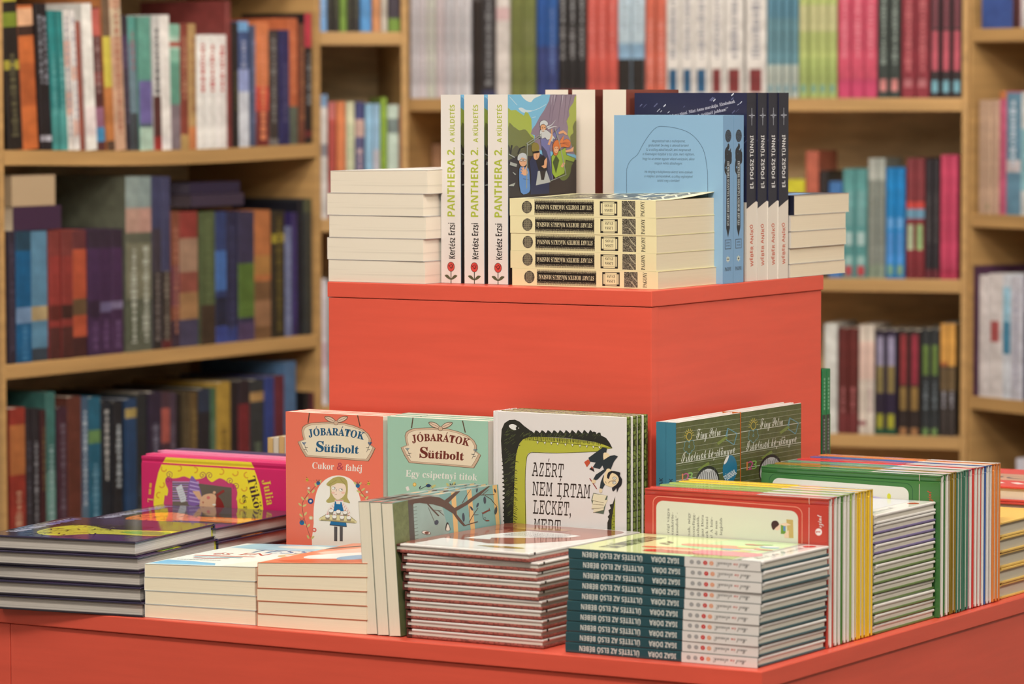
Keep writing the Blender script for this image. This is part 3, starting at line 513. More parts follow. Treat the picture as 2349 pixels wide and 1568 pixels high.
(0.0668,0.0169,0.2044,0,'magenta pink spine',(210,84,110),[(0.94,1,(220,120,60))]),
(0.0845,0.035,0.2021,0,'denim blue spine',(100,140,156),[('t',0.4,0.95,(190,196,196)),(0.35,0.45,(200,180,170))]),
(0.1209,0.0188,0.2034,0,'white spine with aqua edge',(200,196,186),[(0.2,0.7,(140,186,186))]),
(0.1403,0.0262,0.202,0,'aqua spine',(110,170,176),[])]),
("right_low","right",0.8099,[
(0.0033,0.0159,0.2186,0,'aubergine spine',(80,40,66),[]),
(0.0199,0.0213,0.2037,0,'blank white spine',(216,196,182),[]),
(0.0419,0.0362,0.2071,0,'white spine with a red label',(214,196,182),[('c',0.45,0.62,(190,80,76))]),
(0.0788,0.0196,0.2073,0,'white spine with aqua label',(206,200,196),[(0.36,0.62,(70,140,166)),(0.62,0.9,(150,190,200))]),
(0.0991,0.0289,0.2047,0,'silver white spine',(196,186,184),[('t',0.1,0.9,(170,160,170))]),
(0.1287,0.0353,0.2104,0,'grey navy spine',(84,86,110),[(0.7,1,(150,140,150))])])]
UN={'left':((-1.8299,1.1088),(0.0000,1.0000),0.8300),'narrow':((-1.8974,2.0399),(0.7459,0.6661),0.1599),'wide':((-1.9197,2.3301),(0.9748,0.2233),1.0191),'right':((-0.9270,2.5607),(0.9006,-0.4347),0.5500)}
# ---------------------------------------------------------------- room shell
b=B(); b.box(-3.0,3.6,-5.2,3.7,-.05,0,mat((120,100,80),.5,'woodh')); struct(b,'floor')
b=B(); b.box(-3.0,3.6,-5.2,3.7,3.0,3.05,mat((225,215,200),.8)); struct(b,'ceiling')
for nm,q in (('wall_left',(-3.05,-3.0,-5.2,3.7)),('wall_right',(3.6,3.65,-5.2,3.7)),('wall_back',(-3.0,3.6,3.7,3.75)),('wall_front',(-3.0,3.6,-5.25,-5.2))):
    b=B(); b.box(q[0],q[1],q[2],q[3],0,3.0,mat((214,200,178),.8,'cloth')); struct(b,nm)
# ---------------------------------------------------------------- display table and riser, painted coral red
RED=(224,85,62); RP=lambda: mat(RED,.38,'paint')
TX,TY=-1.012,1.04
t=empty('display_table',(-.506,.52,0)); tag(t,'large coral red display table carrying all the stacked books','table')
def tpart(bm,name,parent,off): 
    o=bm.build(name,parent); o.location=(-off[0],-off[1],-off[2]); return o
b=B(); b.rbox(TX,0,0,TY,ZT-.0182,ZT,RP(),.0012); tpart(b,'tabletop',t,(-.506,.52,0))
for x0,x1 in((TX+.004,-.9405),(-.9395,-.0035)):
    b=B(); b.rbox(x0,x1,.0035,.022,.06,ZT-.0188,RP(),.0006); tpart(b,'front_panel',t,(-.506,.52,0))
b=B(); b.rbox(-.0185,-.0028,.0225,TY-.004,.06,ZT-.0186,RP(),.0006); tpart(b,'side_panel',t,(-.506,.52,0))
b=B(); b.rbox(TX+.004,TX+.02,.0225,TY-.004,.06,ZT-.0186,RP(),.0006); tpart(b,'side_panel',t,(-.506,.52,0))
b=B(); b.rbox(TX+.02,-.0185,TY-.02,TY-.004,.06,ZT-.0186,RP(),.0006); tpart(b,'back_panel',t,(-.506,.52,0))
b=B(); b.box(TX+.05,-.05,.05,TY-.05,0,.06,mat((70,40,34),.6)); tpart(b,'base',t,(-.506,.52,0))
RX0,RX1,RY0,RY1,RZ=-.7182,-.2938,.309,.7305,.3539
t=empty('display_riser',(-.506,.52,ZT)); tag(t,'coral red square riser box in the middle of the display table','display box')
def rp(bm,name): return tpart(bm,name,t,(-.506,.52,ZT))
z0=ZT
b=B(); b.rbox(RX0,RX1,RY0,RY1,z0+RZ-.0175,z0+RZ,RP(),.001); rp(b,'lid')
b=B(); b.rbox(RX0+.0012,RX1-.0012,RY0+.0012,RY0+.0165,z0,z0+RZ-.0181,RP(),.0006); rp(b,'front_panel')
b=B(); b.rbox(RX1-.017,RX1-.0022,RY0+.0168,RY1-.002,z0,z0+RZ-.0179,RP(),.0005); rp(b,'side_panel')
b=B(); b.rbox(RX0+.0022,RX0+.017,RY0+.0168,RY1-.002,z0,z0+RZ-.0179,RP(),.0005); rp(b,'side_panel')
b=B(); b.rbox(RX0+.017,RX1-.017,RY1-.017,RY1-.002,z0,z0+RZ-.0179,RP(),.0005); rp(b,'back_panel')
# ceiling panels that house the lamps
for i,(n,a,_,s,p) in enumerate(LAMPS):
    t=empty('ceiling_light',(a[0],a[1],3.0)); tag(t,'square flush ceiling light panel above the '+['table front','camera aisle, added as fill','left of the table','left bookcase','back bookcase','right aisle'][i],'light','ceiling light panels')
    b=B(); s=s+.06; b.box(-s/2,s/2,-s/2,s/2,-.02,0,mat((230,225,215),.5)); b.build('frame',t)
    b=B(); b.box(-s/2+.03,s/2-.03,-s/2+.03,s/2-.03,-.026,-.02,mat((235,225,205),.5,'lamp')); b.build('diffuser',t)
# ---------------------------------------------------------------- bookcases
WOOD=(186,140,84)
def WM(h=False): return mat(WOOD,.45,'woodh' if h else 'wood')
CASES={}
CSH={'left':(.919,1.2365,.602,1.553,.285,.045),'narrow':(1.107,1.423,.79,1.74,.473,.157,.045),'wide':(1.005,1.31,.7395,1.615,.47,.2,.045),'right':(1.1163,1.4254,.8099,1.735,.503,.2,.045)}
CLAB={'left':'tall pale wooden bookcase along the left, side-on to the coral table','narrow':'narrow pale wooden bookcase in the corner between two wide ones','wide':'wide pale wooden bookcase facing the camera behind the riser','right':'pale wooden bookcase at the right edge of the view'}
CLEN={'left':.849}
def sag(s): return .0058*math.sin(math.pi*min(max(s/.849,0),1))**1.3
PTS=dict(left=(.0095,.0135),narrow=(.0088,.0115),wide=(.022,.0112),right=(.0088,.016))
def bookcase(key):
    (ox,oy),(dx,dy),L=UN[key]; L=CLEN.get(key,L); a=math.atan2(dy,dx); t=empty('bookcase',(ox,oy,0),a); tag(t,CLAB[key],'bookcase'); H=1.95; dp=.27; pt,pr=PTS[key]
    CASES[key]=(ox,oy,a)
    b=B(); b.rbox(0,pt,0,dp,0,H,WM(),.001); b.build('side_panel',t)
    b=B(); b.rbox(L-pr,L,0,dp,0,H,WM(),.001); b.build('side_panel',t)
    b=B(); b.box(pt,L-pr,dp-.008,dp,0,H,mat((234,196,140),.6,'wood')); b.build('back_panel',t)
    b=B(); b.rbox(pt,L-pr,0,dp,H-.022,H,WM(True),.001); b.build('top_panel',t)
    for z in CSH[key]:
        b=B(); b.rbox(pt,L-pr,.0,dp-.008,z-.0225,z-.0003,WM(True),.0012)
        if key=='left' and 1.2<z<1.3:      # this board sags a little under its load
            b=B(); N=16; xs=[pt+(L-pr-pt)*k/N for k in range(N+1)]; m=WM(True); y1=dp-.008
            for k in range(N):
                x0,x1=xs[k],xs[k+1]; a0,a1=z-.0003-sag(x0),z-.0003-sag(x1); c0,c1=a0-.0222,a1-.0222
                b.face([(x0,0,a0),(x1,0,a1),(x1,y1,a1),(x0,y1,a0)],m); b.face([(x0,y1,c0),(x1,y1,c1),(x1,0,c1),(x0,0,c0)],m); b.face([(x0,0,c0),(x1,0,c1),(x1,0,a1),(x0,0,a0)],m); b.face([(x1,y1,c1),(x0,y1,c0),(x0,y1,a0),(x1,y1,a1)],m)
        b.build('shelf',t)
for k in UN: bookcase(k)
# ---------------------------------------------------------------- books on the bookcases
def toned(c,f=.94):      # spines seen from afar: a touch greyer; low f paints in shelf shade
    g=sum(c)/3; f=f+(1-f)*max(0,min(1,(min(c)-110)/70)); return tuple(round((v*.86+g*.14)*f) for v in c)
def shelf_proto(L,t,base,bands,dep,f=.94):
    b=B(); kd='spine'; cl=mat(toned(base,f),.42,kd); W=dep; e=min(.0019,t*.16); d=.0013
    b.box(0,L,d,W,t-.0005,t,cl); b.box(0,L,d,W,0,.0005,cl)
    Art.r=.42; n=math.hypot(e,d); a=Art(b,(L,0,e),(0,0,1),(-1,0,0)); lo=Art(b,(L,d,0),(0,-d/n,e/n),(-1,0,0)); hi=Art(b,(L,0,t-e),(0,d/n,e/n),(-1,0,0))
    def strip(v0,v1,c,l):
        a.rect(0,v0,t-2*e,v1,c,kind=kd,l=l); lo.rect(0,v0,n,v1,c,kind=kd,l=l); hi.rect(0,v0,n,v1,c,kind=kd,l=l)
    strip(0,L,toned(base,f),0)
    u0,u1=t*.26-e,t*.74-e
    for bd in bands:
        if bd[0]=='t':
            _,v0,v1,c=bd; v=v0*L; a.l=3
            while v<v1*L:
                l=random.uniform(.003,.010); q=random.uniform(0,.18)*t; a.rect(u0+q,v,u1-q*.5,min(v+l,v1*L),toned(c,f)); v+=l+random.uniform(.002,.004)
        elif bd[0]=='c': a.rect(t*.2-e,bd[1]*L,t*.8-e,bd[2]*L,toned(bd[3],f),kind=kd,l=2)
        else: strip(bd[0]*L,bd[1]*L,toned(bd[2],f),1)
    pg=B(); pg.box(.002,L-.002,.003,W-.002,.0005,t-.0005,mat((226,208,180),.8,'paper'))
    return Proto('shelved_book',b.mesh('cover'),pg.mesh('page_block'))
ROWN={'narrow_low':"the narrow bookcase's third shelf",'left_top':"the left bookcase's upper shelf",'left_mid':"the left bookcase's middle shelf",'left_low':"the left bookcase's bottom shelf",'narrow_top':"the narrow bookcase's top shelf",'narrow_mid':"the narrow bookcase's second shelf",
'wide_a':"the wide bookcase's top shelf",'wide_b':"the wide bookcase's top shelf",'wide_mid':"the wide bookcase's middle shelf",'wide_low':"the wide bookcase's lower shelf",'right_top':"the right bookcase's top shelf",'right_mid':"the right bookcase's middle shelf",'right_low':"the right bookcase's lower shelf"}
cnt={}
for key,unit,zs,rows in BG:
    ox,oy,a=CASES[unit]; d=Vector((math.cos(a),math.sin(a),0)); n=Vector((-math.sin(a),math.cos(a),0))
    pl=-1; UL=CLEN.get(unit,UN[unit][2])-PTS[unit][1]; UP=PTS[unit][0]
    for (s0,tt,H,lean,desc,base,bands) in rows:
        if key=='left_top': lean=-.058 if s0<.30 else max(pl,lean,-.058); pl=lean
        if unit=='right': s0+=.0068
        s1=min(s0+tt,UL-.0004); s0=max(s0,UP+.0003); tt=s1-s0
        i=cnt.get(ROWN[key],0); cnt[ROWN[key]]=i+1
        dep=random.uniform(.125,.15) if H<.228 else .17
        p=shelf_proto(H,tt-.0008,base,bands,dep,.82 if key in('left_mid','left_low') else .95)  # lower left rows: shade from the shelves above darkened into the spine colours
        up=(Vector((0,0,1))+d*lean).normalized(); ez=n.cross(-up).normalized()*1
        ex=-up; ey=n; ez=ex.cross(ey)
        rec=random.uniform(.001,.006)
        o=Vector((ox,oy,0))+d*(s0+lean*H)+n*rec; zz=zs+H*up.z+(abs(lean)*tt if lean>0 else 0)+.0002-(sag(s0+tt/2) if key=='left_top' else 0)
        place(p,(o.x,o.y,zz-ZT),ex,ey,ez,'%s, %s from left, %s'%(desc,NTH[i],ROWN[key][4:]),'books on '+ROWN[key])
# books lying across the tops of a row, and loose small ones
def flat_on(unit,s0,s1,w0,w1,z,t,c,label,pg=(206,180,146),nm='shelved_book'):
    ox,oy,a=CASES[unit]; d=Vector((math.cos(a),math.sin(a),0)); n=Vector((-math.sin(a),math.cos(a),0)); o=Vector((ox,oy,0))+d*s0+n*w0
    p=paperback(nm,s1-s0,w1-w0,t,c,c,c,page=pg); place(p,(o.x,o.y,z-ZT),d,n,Z,label,'books lying on upright rows')
flat_on('left',.034,.15,.004,.14,1.1155,.036,(60,36,56),'dark plum book lying across the blue and purple spines of the left bookcase')
ox,oy,a=CASES['left']; d=Vector((math.cos(a),math.sin(a),0)); n=Vector((-math.sin(a),math.cos(a),0)); o=Vector((ox,oy,0))+d*.138+n*.13
p=paperback('shelved_book',.105,.125,.046,(160,130,98),(150,118,86),(160,130,98),page=(172,142,106)); place(p,(o.x,o.y,1.152-ZT),-d,-n,Z,'thick cream book with its page edges out on top of the plum one, left bookcase','books lying on upright rows',yaw=0)
flat_on('left',.485,.63,.004,.15,1.139,.02,(58,46,60),'dark book with a faint red band lying on the illustrated spines, left bookcase',(60,46,50))
flat_on('left',.487,.625,.008,.15,1.1595,.018,(42,34,54),'navy book lying uppermost over the illustrated spines, left bookcase',(60,50,60))
for k in range(4): flat_on('right',.10+.004*(k%2),.30,.02,.17,.5034+.0448*k,.0446,((60,50,46),(70,58,50),(54,48,50),(64,52,44))[k],'dark thick book, %s of the pile on the right bookcase\'s bottom shelf'%nth_top(4-k,5),(90,76,60))
flat_on('right',.104,.30,.02,.17,.6828,.028,(216,206,206),'white book topping the dark pile on the right bookcase\'s bottom shelf',(216,206,206))
ox,oy,a=CASES['wide']; d=Vector((math.cos(a),math.sin(a),0)); n=Vector((-math.sin(a),math.cos(a),0)); o=Vector((ox,oy,0))+d*.0235+n*.12
p=shelf_proto(.223,.018,(212,150,104),[],.11); place(p,(o.x,o.y,1.005+.223-ZT),nZ,n,d,'single peach book standing deep inside the wide bookcase behind the paperbacks','books on the wide bookcase\'s middle shelf')
# ================================================================ books on the riser
z=RZ; CREAM=(226,206,178)
# --- three white-spined paperbacks with a forest cover
L,W,t=.2131,.1533,.0262
def draw(b):
    a=spine(b,L,t); LIME=(176,180,56)
    a.rect(0,0,t,L,(232,216,198),l=1)
    a.text('PANTHERA 2.',t*.70,L*.536,.0098,LIME,'bold',rot=90,width=L*.375,l=3)
    a.text('A KÜLDETÉS',t*.70,L*.848,.0062,LIME,'bold',rot=90,width=L*.20,off=-.004)
    a.text('Kertész Erzsi',t*.70,L*.225,.0082,(34,28,26),'bold',rot=90,width=L*.195,bob=.0003)
    a.line([(t*.5,0),(t*.5,.0135)],.0011,(60,62,40),l=2)
    for sx in(-1,1): a.poly(sm([(t*.5,.004),(t*.5+sx*.004,.009),(t*.5+sx*.0085,.0085),(t*.5+sx*.0045,.005)],3),(88,86,58),l=3)
    a.ell(t*.5,.0185,.0049,.0056,(36,26,24),l=3); a.ell(t*.5,.0185,.0044,.0051,(214,72,60),l=4)
    a.line([(t*.5-.003,.019),(t*.5+.001,.0215),(t*.5+.0025,.018),(t*.5,.0165),(t*.5-.0015,.0185)],.0005,(60,24,22),l=5)
    a.line([(t*.5-.0035,.0205),(t*.5,.017),(t*.5+.0035,.021)],.0005,(60,24,22))
    f=lambda x,y:((x-35)/1020*W,L-(y-48)/2104*W)
    a=front(b,L,W,t,f,clip=(.0003,W,0,L))
    a.rect(35,40,1060,3100,(126,180,200),l=1)
    a.poly(sm([(230,40),(290,130),(370,165),(420,110),(530,50),(400,30)]),(228,218,200),l=2)
    a.poly(sm([(190,260),(240,250),(300,285),(400,300),(290,330),(230,310)]),(206,210,206))
    for q in([(60,80),(110,140),(170,210)],[(400,300),(500,260),(600,200)],[(390,405),(440,395)]): a.line(q,9,(196,208,208),smooth=4)
    a.poly([(35,1600),(35,250),(80,290),(150,285),(200,325),(270,375),(290,315),(330,330),(380,430),(385,560),(380,660),(420,700),(420,1600)],(168,172,70),l=3)
    a.poly(sm([(35,560),(120,545),(200,600),(290,590),(370,700),(430,820),(430,1600),(35,1600)],3),(120,118,62),l=4)
    a.poly(sm([(35,860),(90,900),(160,830),(230,900),(330,830),(420,930),(440,1600),(35,1600)],3),(96,88,60),l=5)
    a.poly([(660,40),(640,150),(570,290),(500,400),(440,520),(390,590),(370,660),(430,680),(420,900),(1060,1000),(1060,40)],(142,118,128),l=3)
    for x0,x1 in((700,660),(760,700),(840,800),(900,880),(980,930)): a.line([(x0,50),(x1,300),(x1-30,560)],14,(112,92,104),smooth=3,taper=True,l=4)
    for x0 in(690,730,850): a.line([(x0,60),(x0-20,250)],10,(196,180,182),taper=True)
    a.poly([(1060,60),(1030,90),(1010,180),(960,250),(940,300),(950,380),(905,470),(930,560),(920,680),(980,800),(1060,900)],(164,166,70),l=5)
    a.poly(sm([(1060,480),(1000,560),(1010,650),(960,720),(1000,900),(1060,1000)],3),(110,106,60),l=6)
    a.poly([(35,1060),(150,1000),(420,1000),(600,1100),(1060,1080),(1060,3100),(35,3100)],(60,48,44),l=6)
    a.poly(sm([(880,1050),(1000,1120),(980,1180),(960,1300),(900,1390),(820,1390),(760,1250),(840,1080)],3),(104,112,52),l=7)
    for q in([(35,830),(70,960),(90,830)],[(180,960),(210,880),(280,850)]): a.line(q,22,(52,42,34),l=7)
    # old man with long white beard and lilac robe
    a.out([(510,690),(600,740),(760,600),(800,560),(790,660),(660,830),(650,900),(700,1390),(600,1300),(520,830)],(118,112,150),8)
    a.poly([(530,840),(600,930),(650,1100),(690,1390),(620,1400),(540,1000)],(74,70,92),l=9)
    a.out([(505,600),(530,610),(600,600),(650,640),(700,690),(740,750),(700,740),(690,800),(650,750),(610,760),(580,720),(530,740),(520,700),(495,740),(500,660)],(206,198,186),10,5); a.out(sm([(500,545),(505,480),(545,450),(590,455),(625,500),(600,540),(560,510),(520,520)],3),(210,204,194),12,4)
    a.out(sm([(510,545),(540,515),(585,530),(590,590),(560,625),(520,610)],3),(226,160,112),11,4); a.line([(530,560),(548,556)],7,(40,36,36),l=13); a.line([(562,560),(580,566)],7,(40,36,36)); a.line([(545,565),(540,590),(552,594)],5,(120,70,50)); a.line([(520,606),(548,600),(585,612)],12,(214,208,196));
    a.l=11;  a.line([(600,560),(680,520),(740,440)],22,(210,204,194),smooth=4,taper=True); a.line([(620,580),(720,550),(770,560)],26,(204,196,186),smooth=4,taper=True)
    a.poly([(615,830),(650,840),(690,690),(685,580),(668,600),(672,680)],(226,158,108),l=12)
    a.poly([(780,640),(850,610),(900,650),(915,690),(880,680),(855,655),(785,670)],(226,158,108))
    # masked fencer
    a.out([(345,1080),(420,960),(520,980),(600,1060),(620,1230),(640,1400),(640,1600),(360,1600),(370,1300)],(48,50,74),12)
    a.poly([(430,1040),(560,1000),(610,1100),(600,1240),(480,1230)],(44,36,34),l=13)
    a.poly([(470,1240),(600,1240),(660,1420),(440,1460)],(176,170,160),l=13); a.poly([(500,1240),(590,1240),(560,1380),(520,1380)],(60,50,46),l=14)
    a.ell(450,980,49,89,(50,40,38),rot=.15,l=13); a.ell(450,980,45,85,(226,160,112),rot=.15,l=14); a.line([(440,1035),(462,1030)],5,(120,60,50),l=15); a.line([(455,970),(448,1010),(458,1014)],4,(120,70,50)); a.poly(sm([(375,890),(390,815),(440,795),(480,830),(490,900),(450,930),(400,940)],3),(140,118,52),l=15)
    a.poly([(395,935),(490,920),(488,955),(400,965)],(34,28,28),l=16); a.poly([(520,1165),(560,1150),(565,1080),(600,1030),(605,1100),(595,1190),(560,1200)],(224,158,112),l=16)
    # grey haired lady in blue
    a.out(sm([(195,1190),(260,1170),(330,1200),(350,1400),(340,1560),(215,1560)],3),(96,132,180),16); a.line([(250,1350),(330,1370)],6,(50,60,90),l=17)
    a.ell(250,1080,58,80,(224,160,118),l=17); a.poly(sm([(170,1060),(175,990),(230,950),(290,970),(310,1050),(280,1040),(230,1020),(200,1060)],3),(196,190,184),l=18)
    for x in(222,272): a.ell(x,1065,24,20,(60,54,52),n=12,l=19); a.ell(x,1065,19,15,(206,180,160),n=12,l=20)
    a.ell(275,1255,44,46,(226,160,116),l=19)
    for q in((225,1180),(250,1170),(300,1160),(215,1225),(225,1270)): a.line([(270,1245),q],17,(226,160,116),l=20)
    # red haired girl in green
    a.out([(670,1020),(720,960),(800,930),(890,880),(900,1000),(1040,1060),(1010,1120),(890,1080),(870,1290),(730,1360),(680,1280)],(150,168,56),16)
    a.poly([(690,1110),(740,1000),(790,1080),(740,1290)],(72,80,40),l=17)
    a.out(sm([(690,860),(720,780),(770,760),(800,800),(900,750),(960,800),(940,880),(840,870),(790,910),(760,990),(710,1000)],3),(214,112,52),18,5); [a.line([(800,830-k*6),(880,800+k*10),(950,810+k*22)],5,(150,70,40),smooth=3,l=19) for k in range(4)]
    a.poly(sm([(790,800),(830,730),(860,700),(840,790)],3),(220,122,60)); a.ell(742,912,40,60,(60,40,36),l=19); a.ell(742,912,36,56,(230,164,118),l=20); a.line([(722,895),(738,893)],7,(50,36,34),l=21); a.line([(752,893),(768,897)],7,(50,36,34)); a.line([(735,945),(752,943)],5,(150,60,50)); a.poly([(700,870),(745,845),(785,870),(750,862)],(206,104,48),l=21)
    a.poly([(880,930),(960,910),(1010,870),(1000,950),(890,960)],(226,160,116),l=19); a.poly([(810,1180),(850,1110),(880,1130),(840,1200)],(226,160,116))
    for q in([(300,1500),(310,800),(520,660)],[(720,580),(790,800),(830,1000),(890,1310),(660,1400)],[(300,800),(325,830),(520,690)]): a.line(q,12,(150,148,130),l=21)
    for q in([(35,955),(130,1010),(120,1025)],[(60,1080),(160,1120),(150,1165),(50,1130)],[(95,1235),(145,1275),(130,1290)],[(40,1440),(135,1405),(110,1460)]): a.poly(q+[(q[0][0],q[0][1]+14)],(166,160,146),l=21)
p_forest=paperback('paperback_book',L,W,t,(126,180,200),(232,216,198),(200,206,200),draw)
for i,x0 in enumerate((-.5873,-.5566,-.5257)):
    place(p_forest,(x0,.3464+i*.0006,z+L+.0003),*SPFRONT,['white-spined paperback with lime lettering, beside the cream page stack','white-spined paperback with lime lettering, between its two twins','white-spined paperback showing its forest cover with a bearded man'][i],'white-spined forest paperbacks on the riser')
# --- cream paperbacks, page edges out, left rear corner of the riser
L,W=.195,.1305
p=paperback('paperback_book',L,W,.02515,(206,190,174),(200,180,160),(206,190,174),page=(232,212,184),pk='lined',rough=MT)
for i in range(5):
    k=4-i; dx=(.0,-.0003,.0008,-.0006,.0026)[i]
    if k==0:
        def post(b,pg):
            g=lambda x,y,zz:(x,y,zz+(.0042*(y/W)*(1-(x/L)*.6) if zz>.012 else 0)); b.warp(g); pg.warp(g)
        def draw(b):
            a=front(b,L,W,.02515); a.l=1
            for j in range(9): a.rect(W*.55+random.uniform(-.02,.01),L*.5+j*.008,W*.95,L*.5+j*.008+.004,(150,110,104) if j%2 else (190,160,150))
        q=paperback('paperback_book',L,W,.02515,(206,190,174),(200,180,160),(206,190,174),draw,page=(232,212,184),pk='lined',rough=MT,post=post)
    else: q=p
    place(q,(-.7196+dx,.3131+L,z+.0254*i+.0002),*LYSIDE,'thick cream paperback, page edges out, %s in the stack left of white spines'%nth_top(k,5),'cream paperbacks on the riser',yaw=(.2,-.2,.3,-.1,.4)[i])
# --- five cream and woodcut paperbacks lying, and two blue ones of the same series standing
L,W,t=.1864,.14,.0194; INK=(44,38,30); BUFF=(236,216,162)
def woodcut(b,L,t,base,sword):
    a=spine(b,L,t,lambda u,v:(u*t,v*L),clip=(0,t,0,L)); a.rect(0,0,1,1,base,l=1)
    kt=t/L
    a.text('PAGONY',.5,.075,.026 if not sword else .022,INK,'serif',width=.86 if not sword else .62,l=3)
    if not sword:
        a.rect(.06,.137,.94,.228,(120,108,88),kind='etch',l=2)
        a.line([(.94,.19),(.62,.165),(.4,.14)],.007,(190,176,140),l=3); a.line([(.5,.228),(.4,.18),(.06,.150)],.01,(176,160,126))
        for r in(.03,.045,.06): a.line([(.94-r*10*.0,.228-r),(.8-r,.21-r*.4),(.72-r,.226)],.004,(40,34,28),smooth=3)
        a.rect(.1,.258,.9,.377,(86,76,60),l=2); a.rect(.14,.266,.86,.369,base,l=3); a.rect(.19,.274,.81,.361,(120,108,84),l=4); a.rect(.21,.277,.79,.358,base,l=5)
        for u in(.16,.84):
            for v in(.269,.366): a.ell(u,v,.06,.01,INK,n=8,l=6)
        a.text('LISSA',.47,.3175,.16,INK,'serif',rot=90,width=.055,l=6); a.text('EVANS',.74,.3175,.16,INK,'serif',rot=90,width=.055)
        a.rect(.17,.418,.85,.827,(110,98,76),kind='etch',l=2)
        for i in range(70):
            v=.419+i*.00586; a.rect(.06,v,.27,v+.0028,(70,60,46),l=2); a.rect(.76,v,.95,v+.0028,(70,60,46))
        a.rect(.27,.423,.76,.822,(30,24,20),l=3)
        a.text('STUART HORTEN MÁGIKUS MASINÁI',.645,.6235,.25,(226,206,160),'serif',rot=90,width=.385,l=4)
        a.ell(.5,.88,.36,.036,(92,80,64),kind='etch',l=2)
        for k in range(6): a.line([(.5-.3,.862+k*.007),(.5+.3,.862+k*.007)],.0016,(176,160,124),l=3); a.line([(.22+k*.11,.855),(.22+k*.11,.905)],.012,(176,160,124))
    else:
        INK2=(36,40,46)
        a.ell(.5,.877,.30,.038,(60,70,80),kind='etch',l=2)
        a.ell(.52,.815,.1,.018,INK2,l=2); a.line([(.5,.80),(.25,.78),(.2,.76),(.45,.745),(.8,.76),(.78,.735),(.4,.725),(.2,.71)],.045,INK2,smooth=4); a.line([(.35,.79),(.6,.775),(.75,.79),(.5,.76)],.03,INK2,smooth=4); a.line([(.3,.74),(.15,.69),(.35,.66)],.035,INK2,smooth=4)
        a.poly([(.34,.735),(.66,.735),(.68,.33),(.5,.275),(.32,.33)],INK2,l=3)
        a.text('STUART HORTEN TALÁNYOS TRÜKKJEI',.6,.535,.2,(206,206,196),'serif',rot=90,width=.385,l=4)
        a.rect(.2,.205,.8,.262,(66,82,96),l=2); a.rect(.24,.209,.76,.258,base,l=3); a.text('LISSA',.45,.2335,.12,INK2,'serif',rot=0,width=.4,l=4) if False else None
        a.text('LISSA',.5,.239,.0095,INK2,'serif',width=.36,l=4); a.text('EVANS',.5,.221,.0095,INK2,'serif',width=.36)
        for k in range(2):
            P=[(.5+.2*math.sin(i*2.094+k*3.1416),.145+.022*math.cos(i*2.094+k*3.1416)) for i in range(3)]; a.poly(P,(206,204,180),l=2+k)
        a.ell(.5,.145,.06,.006,INK2,n=10,l=4)
def fcover(b,L,W,t,base):
    a=front(b,L,W,t,lambda u,v:(u*W,v*L),clip=(0,W,0,L)); a.l=1
    a.rect(.055,.07,.96,.93,(84,76,62),kind='etch',l=1)
    a.rect(.1,.66,.88,.92,(34,28,24),l=2); a.text('STUART',.47,.84,.05,BUFF,'serif',width=.62,l=3); a.text('HORTEN',.47,.76,.05,BUFF,'serif',width=.66); a.text('MÁGIKUS',.47,.69,.04,BUFF,'serif',width=.66)
    a.line([(.06,.62),(.4,.56),(.96,.66)],.03,(220,206,170),smooth=5,l=2)
    for r,c in((.25,(214,200,160)),(.235,(52,46,38)),(.1,(214,200,160)),(.08,(52,46,38))): a.ell(.5,.47,r,r*.62,c,l=3); a.l+=1; 
    a.ell(.5,.47,.24,.15,(60,54,44),kind='etch',l=4); a.line([(.33,.5),(.5,.42),(.66,.5),(.5,.53),(.38,.45)],.022,(220,206,170),smooth=5,l=6)
    a.line([(.06,.36),(.45,.33),(.96,.4)],.025,(224,210,176),smooth=5,l=3)
    for r in(.3,.27,.23,.19,.15,.11): a.line([(.16+.05,.14+r*.1),(.5,.2+r*.35),(.84,.14+r*.1)],.008,(206,194,160),smooth=6,l=4)
    a.ell(.6,.27,.2,.09,(216,204,170),l=5); a.ell(.6,.27,.16,.068,(74,74,70),kind='etch',l=6)
    for k in range(4): a.line([(.1+k*.22,.08),(.28+k*.22,.16)],.014,(224,210,176),l=5); a.line([(.28+k*.22,.08),(.1+k*.22,.16)],.014,(224,210,176))
def draw_w(b): woodcut(b,L,t,BUFF,False)
def draw_wtop(b): woodcut(b,L,t,BUFF,False); fcover(b,L,W,t,BUFF)
p_wood=paperback('paperback_book',L,W,t,BUFF,BUFF,BUFF,draw_w,page=(222,200,164))
def slice_x(me,cuts):
    bm=bmesh.new(); bm.from_mesh(me)
    for ax,val in cuts:
        co=[0,0,0]; no=[0,0,0]; co[ax]=val; no[ax]=1
        bmesh.ops.bisect_plane(bm,geom=bm.verts[:]+bm.edges[:]+bm.faces[:],plane_co=co,plane_no=no,dist=1e-7)
    bm.to_mesh(me); bm.free()
pw_top=paperback('paperback_book',L,W,t,BUFF,BUFF,BUFF,draw_wtop,page=(222,200,164))
slice_x(pw_top.cover,[(0,L*k/8) for k in range(1,8)]+[(1,W*k/8) for k in range(1,8)])
for v in pw_top.cover.vertices:      # the top cover curls up at its free outer corner
    if v.co.z>t-.0015: v.co.z+=.0095*max(0,v.co.y/W-.22)**1.4*(.30+.70*max(0,v.co.x/L)**1.5)
for i in range(5):
    k=4-i; dx=(.0028,.0003,.0004,.0002,-.0003)[i]
    place(pw_top if k==0 else p_wood,(-.4927+dx,.3407+(.0,.0004,.0008,.0002,0)[i],z+.0195*i+.0002),*LYING,'cream paperback with black woodcut spine, %s of five lying at the riser corner'%nth_top(k,5),'cream woodcut paperbacks lying on the riser')
L2,W2,t2=.1896,.1405,.0246; BLUE=(142,174,194)
